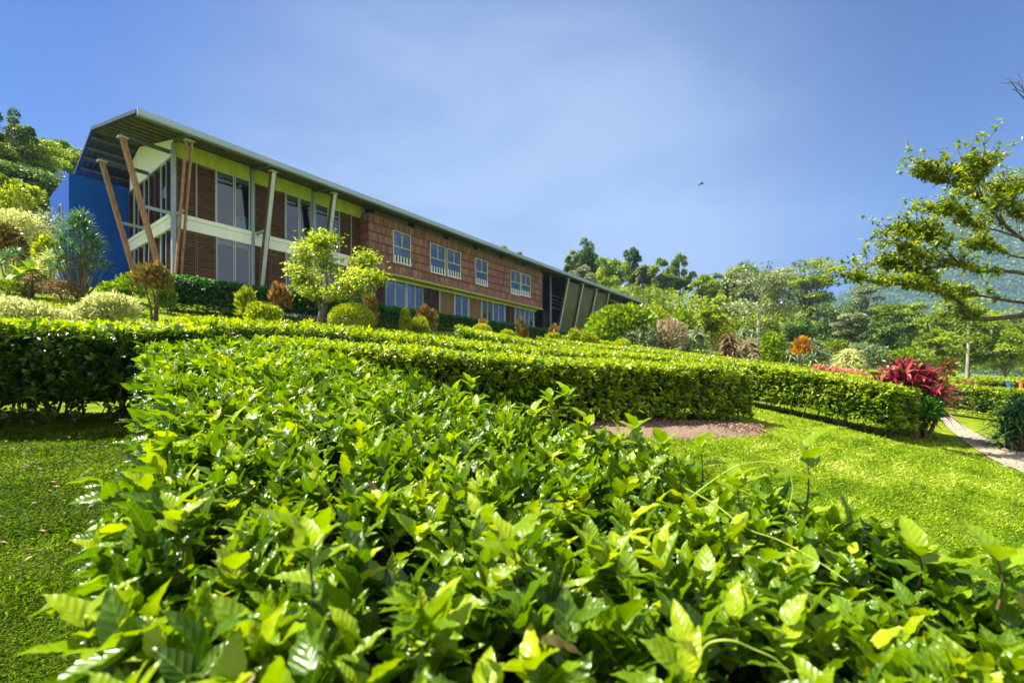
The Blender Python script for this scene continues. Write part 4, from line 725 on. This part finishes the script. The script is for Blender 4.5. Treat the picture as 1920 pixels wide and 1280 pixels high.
handtree('pale_tree', 'slender pale-trunked tree with level arms before the big dome tree', [([(1419, 650, 42), (1422, 610, 42), (1427, 560, 42), (1430, 520, 42)], .16, .07), ([(1426, 583, 42), (1405, 581, 41), (1392, 588, 41)], .12, .04), ([(1427, 587, 42), (1450, 582, 43), (1470, 588, 43)], .12, .04), ([(1428, 560, 42), (1410, 540, 42), (1400, 530, 42)], .1, .03), ([(1428, 555, 42), (1448, 535, 42), (1460, 528, 42)], .1, .03)], M['tree_olive'], 40, 2600, .28, 122, spread=1.6, tm='pale_bark', leaf=L_TINY, flat=.35)
# red bromeliad cluster beside the path
spiky('bromeliad', 'huge crimson bromeliad cluster spilling over the end of the short hedge', 1698, 9.3, 652, 72, M['red_leaf'], 24, 30, .55, .034, .42, 130, 'bromeliad', base=800, low=.45, tm='twig', up=.35, tint=(0, 1))
spiky('bromeliad', 'dark maroon bromeliad drooping below the crimson cluster toward the path', 1735, 9.0, 720, 30, M['red_leaf'], 5, 26, .5, .034, .6, 131, 'bromeliad', base=815, low=.5, tm='twig', up=.2, tint=(0, .45))
shrub('shrub', 'leafy dark green shrub under the crimson bromeliad at the hedge end', 1712, 8.9, 745, 40, M['house_hedge'], L_SIM, .09, 2600, 132, base=826, lobes=4, tint=(0, .8))
for q, (px, Y, lab) in enumerate([(1535, 15.5, 'leftmost'), (1562, 15, 'second'), (1588, 14.5, 'third'), (1612, 14, 'rightmost')]):
    spiky('bromeliad', lab + ' of four salmon-pink bromeliads in the bed left of the crimson cluster', px, Y, 676 + q*4, 16, M['pink_leaf'], 6, 20, .3, .028, .4, 140+q, 'bromeliad', base=705+q*3, clump=True, low=.5, group='salmon-pink bromeliads behind the hedges')
shrub('croton', 'yellow-orange croton right behind the crimson bromeliad', 1775, 17, 674, 11, M['croton_leaf'], L_SIM, .10, 1300, 145, cat='croton', base=715)
spiky('bromeliad', 'orange-brown bromeliad patch on the hedge beside the thin pale trunk', 1808, 15.5, 703, 26, M['croton_leaf'], 7, 18, .3, .026, .4, 146, 'bromeliad', base=735, clump=True, low=.5)
spiky('palm_shrub', 'dark fan-leaved shrub at the right edge beside the path', 1912, 8.6, 728, 44, M['palm_leaf'], 22, 22, .45, .022, .5, 147, 'shrub', base=850, low=.12, up=.3, tm='twig')
handtree('slim_tree', 'thin straight pale trunk rising into the branches at right', [([(1812, 712, 24), (1815, 660, 24), (1817, 600, 24), (1822, 560, 24)], .075, .04)], M['tree_mid'], 20, 900, .2, 148, spread=1.2, tm='pale_bark')
def pole(label, px, Y, y0, y1, mat, dx):
    a = ((px-960)/F*Y, Y, (HZ-y1)/F*Y); b = ((px+dx-960)/F*Y, Y, (HZ-y0)/F*Y); V_, T_ = merge([tube([a, b], .05, 8), tube([b, (b[0], b[1], b[2]+.03)], .065, 8)]); tag(trimesh('garden_pole', V_, T_, M[mat], smooth=True), label, 'pole')
pole('slanting blue pole at the right edge above the hedge', 1896, 16, 714, 738, 'blue_paint', -7); pole('short orange pole at the far right edge above the hedge', 1914, 16, 714, 738, 'orange_paint', 0)
# -- background trees
BT = [(1100, 92, 457, 30, 'tree_dark', 'round', 'tall dark tree draped in climbers, highest behind the roof', .3), (1070, 88, 474, 16, 'tree_mid', 'sparse', 'thin sparse tree left of the tall climber-draped tree', .55), (1092, 80, 503, 36, 'tree_olive', 'round', 'pale olive round tree just above the roof line', .3),
      (1143, 84, 480, 36, 'tree_bright', 'round', 'fresh bright green tree right of the pale olive tree', .3), (1186, 96, 458, 22, 'tree_dark', 'sparse', 'narrow dark feathery tree behind the bright green one', .3), (1213, 90, 498, 22, 'tree_olive', 'umbrella', 'pale umbrella tree left of the two tall umbrella trees', .5),
      (1236, 86, 482, 32, 'tree_mid', 'sparse', 'left of the two tall umbrella trees, with a dark forked trunk', .45), (1275, 88, 477, 26, 'tree_mid', 'sparse', 'right of the two tall umbrella trees, thinner and paler', .5), (1322, 78, 518, 30, 'tree_bright', 'umbrella', 'bright layered tree at the gap right of the umbrella trees', .3),
      (1372, 86, 500, 24, 'tree_mid', 'round', 'mid-green tree left of the grey-green pair', .3), (1405, 92, 492, 40, 'tree_dark', 'round', 'grey dark-green tree left of the great dome tree', .2), (1512, 74, 482, 60, 'tree_mid', 'umbrella', 'great dome-shaped dark green tree, tallest right of centre', .2),
      (1458, 66, 520, 38, 'tree_mid', 'umbrella', 'layered green tree in front of the great dome tree on its left', .25), (1358, 62, 560, 42, 'tree_bright', 'round', 'yellow-green leafy tree behind the slim dark-trunked tree', .2), (1300, 56, 590, 36, 'tree_bright', 'round', 'low yellow-green tree right of the roof tip', .2),
      (1560, 54, 560, 40, 'tree_dark', 'round', 'shadowy blue-green tree below the great dome tree', .1), (1500, 50, 590, 36, 'tree_dark', 'round', 'dark low tree behind the orange croton', .1), (1420, 55, 590, 40, 'tree_mid', 'round', 'mid-green low tree behind the slender pale trunk', .1),
      (1625, 58, 530, 40, 'tree_olive', 'umbrella', 'pale layered tree left of the overhanging branches', .2), (1680, 52, 560, 44, 'tree_mid', 'umbrella', 'layered tree under the lowest overhanging branch', .15), (1745, 50, 560, 46, 'tree_mid', 'sparse', 'feathery tree behind the thin pale trunk', .15), (1815, 48, 575, 46, 'tree_mid', 'round', 'rounded tree right of the thin pale trunk', .15), (1885, 46, 590, 46, 'tree_bright', 'round', 'bright tree at the right edge under the branches', .15), (1960, 50, 560, 50, 'tree_dark', 'round', 'dark tree cut by the right frame edge', .15),
      (1225, 60, 600, 26, 'tree_bright', 'round', 'yellow-green tree top right at the roof tip', .2), (1170, 70, 590, 30, 'tree_mid', 'round', 'mid-green tree behind the far roof', .2),
      (1200, 94, 500, 16, 'tree_mid', 'sparse', 'thin bare-stemmed tree between the narrow feathery tree and the umbrella trees', .6), (1258, 98, 505, 16, 'tree_olive', 'sparse', 'thin tree showing its bare stem between the two tall umbrella trees', .6), (1345, 90, 510, 26, 'tree_olive', 'umbrella', 'pale tree left of the mid-green tree on the skyline', .3),
      (1590, 44, 585, 34, 'tree_olive', 'umbrella', 'pale drooping tree between the great dome tree and the overhanging branches', .2), (1655, 42, 600, 36, 'tree_dark', 'round', 'dark low tree behind the big red bromeliad', .1), (1770, 40, 620, 40, 'tree_bright', 'umbrella', 'low feathery yellow-green tree right of the big red bromeliad', .1),
      (940, 72, 455, 22, 'tree_mid', 'sparse', 'left one of two tree tops peeking over the roof', .4), (968, 74, 474, 16, 'tree_mid', 'sparse', 'right one of two tree tops peeking over the roof', .4), (1040, 76, 500, 14, 'tree_mid', 'sparse', 'leafy tip just above the roof left of the thin sparse tree', .4),
      (25, 38, 205, 36, 'tree_dark', 'sparse', 'tallest darker tree at the top left on the hillside', .3), (60, 40, 262, 60, 'tree_bright', 'umbrella', 'bright yellow-green spreading tree on the left hillside', .3), (128, 46, 272, 34, 'tree_bright', 'umbrella', 'yellow-green tree nearest the roof on the left hillside', .3), (60, 34, 318, 60, 'tree_dark', 'round', 'dark green tree below the bright canopy on the hillside', .15), (-30, 36, 250, 50, 'tree_mid', 'round', 'green tree mostly cut by the left frame edge', .2), (10, 27, 330, 50, 'tree_mid', 'round', 'mid-green leafy tree lower on the left slope', .1), (110, 33, 375, 40, 'tree_dark', 'round', 'dark tree behind the blue annex', .1)]
for q, (px, Y, top, hw, mt, stl, lab, cb) in enumerate(BT):
    big = hw > 40
    tree('tree', lab, px, Y, top, hw, M[mt], stl, 200+q, cb=cb, nl=int(1.5*{'round': 9000, 'umbrella': 6000, 'sparse': 4200, 'tall': 6000}[stl] * (1.5 if big else 1)), nc=int({'round': 60, 'umbrella': 50, 'sparse': 28, 'tall': 40}[stl] * (1.8 if hw >= 60 else 1)), tm='bark', ll=max(.16, Y*.0040))
# far woodland that reads as one mass
r = rng(77); n = 95000; ang = r.uniform(-.05, 1.0, n); Yw = r.uniform(60, 115, n); xw = ang*Yw*1.15; gw = gz(xw, Yw); hgt = 7 + 4*snoise(xw, Yw, .18, 3)
zz = gw + hgt * r.uniform(0, 1, n)**.5; Q = np.c_[xw + r.normal(0, .5, n), Yw, zz]
tag(foliage('woodland', [scatter(L_TINY, Q, rdir(r, n), rdir(r, n)*.6 + np.array([0, 0, 1.]), .55*r.uniform(.6, 1.3, n), np.clip(.5 + .4*snoise(xw, Yw, .3, 5) + r.normal(0, .15, n), 0, 1))], M['tree_mid'], None), 'mixed green woodland filling in behind the garden trees', 'woodland', kind='stuff')
# -- big branching tree at the right: trunk just outside the frame
Yr = 9.0
LS = .72
limbs = [([(2080, 800, Yr), (2075, 700, Yr), (2060, 620, Yr), (2035, 560, Yr), (2010, 500, Yr+.2)], .22, .15),
 ([(2062, 630, Yr), (1990, 592, Yr-.2), (1920, 592, Yr-.3), (1850, 598, Yr-.4), (1815, 592, Yr-.5), (1798, 565, Yr-.6), (1760, 548, Yr-.7), (1715, 538, Yr-.8), (1650, 528, Yr-.9), (1600, 524, Yr-1)], .085, .012),
 ([(1798, 568, Yr-.6), (1770, 540, Yr-.5), (1745, 520, Yr-.4), (1700, 505, Yr-.2), (1660, 495, Yr)], .03, .006),
 ([(2040, 580, Yr), (1960, 572, Yr+.2), (1900, 565, Yr+.3), (1850, 556, Yr+.3), (1800, 550, Yr+.4), (1765, 538, Yr+.5), (1720, 530, Yr+.6)], .06, .01),
 ([(2030, 560, Yr), (1960, 530, Yr-.3), (1915, 512, Yr-.4), (1870, 508, Yr-.5), (1835, 508, Yr-.5), (1800, 498, Yr-.6), (1750, 486, Yr-.6), (1715, 478, Yr-.7), (1670, 450, Yr-.8)], .06, .008),
 ([(1800, 498, Yr-.6), (1775, 470, Yr-.5), (1740, 445, Yr-.4), (1700, 435, Yr-.4)], .025, .006),
 ([(2015, 510, Yr), (1960, 470, Yr+.2), (1915, 447, Yr+.2), (1880, 418, Yr+.3), (1850, 385, Yr+.3), (1815, 355, Yr+.4), (1808, 342, Yr+.4), (1806, 328, Yr+.4)], .06, .007),
 ([(1815, 357, Yr+.4), (1785, 345, Yr+.5), (1755, 335, Yr+.6), (1740, 325, Yr+.6)], .015, .005),
 ([(1850, 385, Yr+.3), (1835, 350, Yr), (1838, 330, Yr-.2), (1844, 315, Yr-.3)], .02, .005),
 ([(1915, 447, Yr+.2), (1870, 432, Yr), (1830, 424, Yr-.2), (1790, 400, Yr-.3), (1758, 392, Yr-.4)], .03, .006),
 ([(1880, 418, Yr+.3), (1872, 380, Yr+.6), (1890, 362, Yr+.8), (1915, 355, Yr+.9)], .03, .006),
 ([(1960, 470, Yr+.2), (1935, 420, Yr+.5), (1905, 400, Yr+.7), (1880, 360, Yr+.8)], .035, .006),
 ([(2010, 520, Yr), (1950, 490, Yr+.6), (1900, 480, Yr+.8), (1860, 465, Yr+1), (1830, 460, Yr+1)], .04, .007)]
limbs = [(a_, b_*LS, c_*LS) for a_, b_, c_ in limbs]
handtree('branching_tree', 'wide-branching tree reaching in from the right edge with dark bare limbs', limbs, M['right_tree'], 430, 17000, .088, 300, spread=.30, flat=.7, tipsize=.022, tm='dark_bark', fine=True)
Yb = 8.0
handtree('bare_tree', 'leafless dark twigs entering at the upper right edge', [([(2150, 700, Yb), (2120, 450, Yb), (2040, 260, Yb), (1960, 200, Yb)], .10, .03), ([(1960, 200, Yb), (1925, 188, Yb), (1908, 172, Yb), (1898, 168, Yb)], .014, .005), ([(1925, 188, Yb), (1918, 168, Yb), (1905, 155, Yb), (1884, 158, Yb)], .009, .003), ([(1918, 168, Yb), (1915, 150, Yb), (1908, 138, Yb)], .006, .002), ([(1908, 172, Yb), (1900, 160, Yb), (1892, 150, Yb), (1880, 148, Yb)], .005, .002), ([(1922, 175, Yb), (1905, 165, Yb), (1895, 145, Yb)], .005, .002)], M['brown_leaf'], 6, 3, .02, 301, spread=.12)
# -- mountain at the right
gx = np.linspace(140, 900, 190); gy = np.linspace(330, 700, 110); MX, MY = np.meshgrid(gx, gy, indexing='ij')
pxm = 960 + F*MX/450
sil = np.interp(pxm, [1500, 1600, 1640, 1700, 1753, 1800, 1860, 1920, 2050, 2300, 2700], [640, 560, 515, 470, 425, 387, 352, 318, 260, 190, 150])
ridge = (HZ - sil)/F*450; prof_ = np.exp(-((MY - 450)/95.)**2); MZ = ridge*prof_ + (MY > 450)*(ridge*(1 - prof_))*.6 + 7*snoise(MX, MY, .05, 8)*prof_ + 3*snoise(MX, MY, .17, 9) + 1.8*snoise(MX, MY, .5, 10) - 4
MZ[MX < 250] -= 0; V = np.stack([MX, MY, MZ], -1).reshape(-1, 3) * 2; i = np.arange(len(gx)-1)[:, None]*len(gy); j = np.arange(len(gy)-1)[None]
tag(trimesh('mountain', V, np.stack([i+j, i+len(gy)+j, i+len(gy)+j+1, i+j+1], -1).reshape(-1, 4), M['mountain'], smooth=True), 'forested mountain slope fading blue behind the branching tree', 'mountain', kind='structure')
r = rng(88); n = 75000; ix = r.uniform(0, 1, n); x_ = 250 + 420*ix; y_ = r.uniform(360, 500, n)
fx = (x_ - gx[0])/(gx[1]-gx[0]); fy = (y_ - gy[0])/(gy[1]-gy[0]); i0 = np.clip(fx.astype(int), 0, len(gx)-2); j0 = np.clip(fy.astype(int), 0, len(gy)-2); z_ = MZ[i0, j0]*(1-fx+i0)*(1-fy+j0) + MZ[i0+1, j0]*(fx-i0)*(1-fy+j0) + MZ[i0, j0+1]*(1-fx+i0)*(fy-j0) + MZ[i0+1, j0+1]*(fx-i0)*(fy-j0)
ct = r.uniform(0, 1, n); d = rdir(r, n)
tag(foliage('mountain_forest', [scatter(L_TINY, np.c_[x_, y_, z_ + r.uniform(-.5, 3.5, n)]*2, d, rdir(r, n)*.7 + np.array([0, 0, 1.]), r.uniform(3.5, 7, n), ct)], M['tree_dark'], None), 'dense forest canopy covering the mountain slope', 'forest', kind='stuff')
# -- bird
bx, by, bz = (1315-960)/F*42, 42, (HZ-345)/F*42
sp = np.array([(bx-.22, by, bz-.01), (bx-.1, by, bz), (bx, by, bz), (bx+.12, by, bz+.01), (bx+.2, by, bz+.02), (bx+.25, by, bz+.015)]); bp_ = [tube(sp, [.01, .045, .06, .05, .035, .005], 8)]
wv_ = np.array([(bx-.05, by-.02, bz+.02), (bx+.1, by-.02, bz+.02), (bx+.02, by-.3, bz+.08), (bx-.1, by-.3, bz+.07), (bx-.12, by-.62, bz-.02), (bx+.1, by+.02, bz+.02), (bx-.05, by+.02, bz+.02), (bx+.02, by+.3, bz+.08), (bx-.1, by+.3, bz+.07), (bx-.12, by+.62, bz-.02)])
bp_.append((wv_, np.array([(0, 1, 2), (0, 2, 3), (3, 2, 4), (5, 6, 7), (6, 8, 7), (8, 9, 7)]))); V_, T_ = merge(bp_)
tag(trimesh('bird', V_, T_, M['bird']), 'small dark bird gliding in the open sky', 'bird')
# -- tendrils of a vine over the front hedge
def tendril(pts_, label, rad=.0025):
    W = [((a-960)/F*c, c, (HZ-b)/F*c) for a, b, c in pts_]; sp = smoothline(W, 8); V_, T_ = tube(sp, np.linspace(rad, rad*.5, len(sp)), 6); tag(trimesh('vine_tendril', V_, T_, M['tendril'], smooth=True), label, 'vine')
tendril([(1280, 945, 1.5), (1330, 905, 1.5), (1385, 872, 1.48), (1440, 866, 1.45), (1475, 880, 1.42), (1486, 915, 1.4), (1478, 955, 1.38)], 'yellow-green tendril arching up from the foreground hedge toward the lawn')
tendril([(1285, 915, 1.42), (1340, 945, 1.36), (1400, 990, 1.28), (1460, 1012, 1.22), (1530, 1050, 1.15), (1590, 1090, 1.08)], 'yellow-green tendril lying across the foreground hedge at right')
tendril([(1310, 1230, .82), (1330, 1205, .81), (1370, 1200, .8), (1410, 1215, .8), (1460, 1240, .79), (1490, 1290, .78)], 'curling tendril at the bottom edge of the foreground hedge', .0025)
# ---------------------------------------------------------------- grass
def inpoly_line(x, y, line, half):
    P = smoothline([(a[0], a[1], 0) for a in line], 6)[:, :2]; d = np.full(x.shape, 1e9)
    for a, b in zip(P[:-1], P[1:]):
        ab = b - a; t = np.clip(((x-a[0])*ab[0] + (y-a[1])*ab[1])/(ab@ab + 1e-9), 0, 1); d = np.minimum(d, np.hypot(x-a[0]-t*ab[0], y-a[1]-t*ab[1]))
    return d < half
r = rng(9); n = 330000; py = r.uniform(760, 1300, n); px = np.where(r.uniform(0, 1, n) < .42, r.uniform(-60, 430, n), r.uniform(1050, 1990, n))
# intersect sight lines with the local lawn by iteration, so the blades thin out evenly with distance
y = np.full(n, 4.0)
for _ in range(12):
    g = gz((px-960)/F*y, y); y = np.clip(y*.4 + .6*np.where(py > HZ+8, -g*F/(py-HZ), 30), .9, 16)
x = (px-960)/F*y + r.normal(0, .03, n)*y*.3; y = y + r.normal(0, .04, n)*y*.5
cm = [(a[0]+b[0], a[1]+b[1]) for a, b in zip(PL, PR)]; pc = [(a/2, b/2) for a, b in cm]
x = np.concatenate([x, r.uniform(-.8, 9, 110000)]); y = np.concatenate([y, r.uniform(.4, 7.8, 110000)]); n = len(x)
jj = r.normal(0, .07, n); bad = inpoly_line(x, y, FL, .72) | inpoly_line(x + jj, y + jj, pc, .60) | inpoly_line(x + jj, y + jj*.5, [((mA[0]+mC[0])/2, (mA[1]+mC[1])/2), ((mB[0]+mD[0])/2, (mB[1]+mD[1])/2)], .36); x, y = x[~bad], y[~bad]; n = len(x); g = gz(x, y)
d = rdir(r, n)*np.array([1, 1, .3]) + np.array([0, 0, .55]); sz = r.uniform(.5, 1.3, n)*(.020 + .0042*y)
tg_ = np.clip(.5 + .2*snoise(x, y, 1.5, 12) + .24*snoise(x, y, 7, 13) + r.normal(0, .22, n) - .34*(x < -.8), 0, 1); sz = sz * (1 + .35*snoise(x, y, 6, 14))  # left lawn darkened in its tint, painting in backlight and lens fall-off
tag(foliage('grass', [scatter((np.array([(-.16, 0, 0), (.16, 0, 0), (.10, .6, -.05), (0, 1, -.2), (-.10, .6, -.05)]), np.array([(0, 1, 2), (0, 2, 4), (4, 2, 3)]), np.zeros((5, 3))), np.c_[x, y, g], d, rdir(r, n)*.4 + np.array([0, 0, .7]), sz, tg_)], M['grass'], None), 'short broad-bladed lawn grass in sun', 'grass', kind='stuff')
# upper lawn
n = 60000; x = r.uniform(-14, -2, n); y = r.uniform(7, 17.5, n); g = gz(x, y); d = rdir(r, n)*np.array([1, 1, .3]) + np.array([0, 0, .6])
tag(foliage('grass', [scatter(L_SIM, np.c_[x, y, g], d, rdir(r, n)*.4 + np.array([0, 0, .7]), r.uniform(.05, .1, n), r.uniform(.3, 1, n))], M['grass'], None), 'lawn grass on the slope below the hotel hedge', 'grass', kind='stuff')
n = 5200; t_ = r.uniform(0, 1, n); u_ = r.normal(0, .20, n); ax_, ay_ = (mA[0]+mC[0])/2, (mA[1]+mC[1])/2; bx_, by_ = (mB[0]+mD[0])/2, (mB[1]+mD[1])/2
x = ax_ + (bx_-ax_)*t_ + r.normal(0, .05, n); y = ay_ + (by_-ay_)*t_ + u_; z = gz(x, y) + np.clip(.075 - .25*u_**2, .01, 1)
tag(foliage('mulch', [scatter(L_NARROW, np.c_[x, y, z], rdir(r, n)*np.array([1, 1, .25]), np.tile([0, 0, 1.], (n, 1)) + rdir(r, n)*.4, r.uniform(.02, .07, n), r.uniform(0, 1, n))], M['mulch_chip'], None), 'loose brown mulch clippings strewn over the mound', 'mulch', kind='stuff')
n = 2600; k_ = r.uniform(0, len(PL)-1.001, n); i_ = k_.astype(int); f_ = k_ - i_; PLa = np.array([p[:2] for p in PL]); PRa = np.array([p[:2] for p in PR]); u_ = r.uniform(-.08, 1.08, n)[:, None]
P_ = (PLa[i_]*(1-f_[:, None]) + PLa[i_+1]*f_[:, None])*(1-u_) + (PRa[i_]*(1-f_[:, None]) + PRa[i_+1]*f_[:, None])*u_
tag(foliage('gravel', [scatter(L_BROAD, np.c_[P_, gz(P_[:, 0], P_[:, 1]) + .028], rdir(r, n)*np.array([1, 1, .3]), np.tile([0, 0, 1.], (n, 1)) + rdir(r, n)*.5, r.uniform(.012, .035, n), r.uniform(0, 1, n))], M['stone_bits'], None), 'loose stones and bits lying on the path', 'gravel', kind='stuff')
# fallen leaves and bits on the shaded lawn and mulch
n = 500; x = np.concatenate([r.uniform(-5, -2.2, 260), r.uniform(1.2, 4.6, 240)]); y = np.concatenate([r.uniform(2.5, 4.6, 260), 7.0 + (x[260:]-1.2)*.3 + r.uniform(-.35, .3, 240)]); z = gz(x, y) + np.where(np.arange(n) < 260, .03, .065)
tag(foliage('leaf_litter', [scatter(L_SIM, np.c_[x, y, z], rdir(r, n)*np.array([1, 1, .2]), np.tile([0, 0, 1.], (n, 1)) + rdir(r, n)*.3, r.uniform(.02, .05, n), r.uniform(0, 1, n))], M['brown_leaf'], None), 'dry fallen leaves scattered on the lawn and mulch', 'leaf litter', kind='stuff')
# ---------------------------------------------------------------- haze
hz = MB().box(-1900, 1900, -60, 1500, -40, 560).build('haze', None)
hm = bpy.data.materials.new('haze'); hm.use_nodes = True; hn = hm.node_tree; hn.nodes.remove(hn.nodes['Principled BSDF'])
pv = hn.nodes.new('ShaderNodeVolumePrincipled'); pv.inputs['Density'].default_value = 0.00026; pv.inputs['Color'].default_value = (.40, .64, 1, 1); pv.inputs['Anisotropy'].default_value = 0
hn.links.new(pv.outputs[0], hn.nodes['Material Output'].inputs['Volume']); hz.data.materials.append(hm); tag(hz, 'pale blue air haze over the valley', 'haze', kind='stuff')
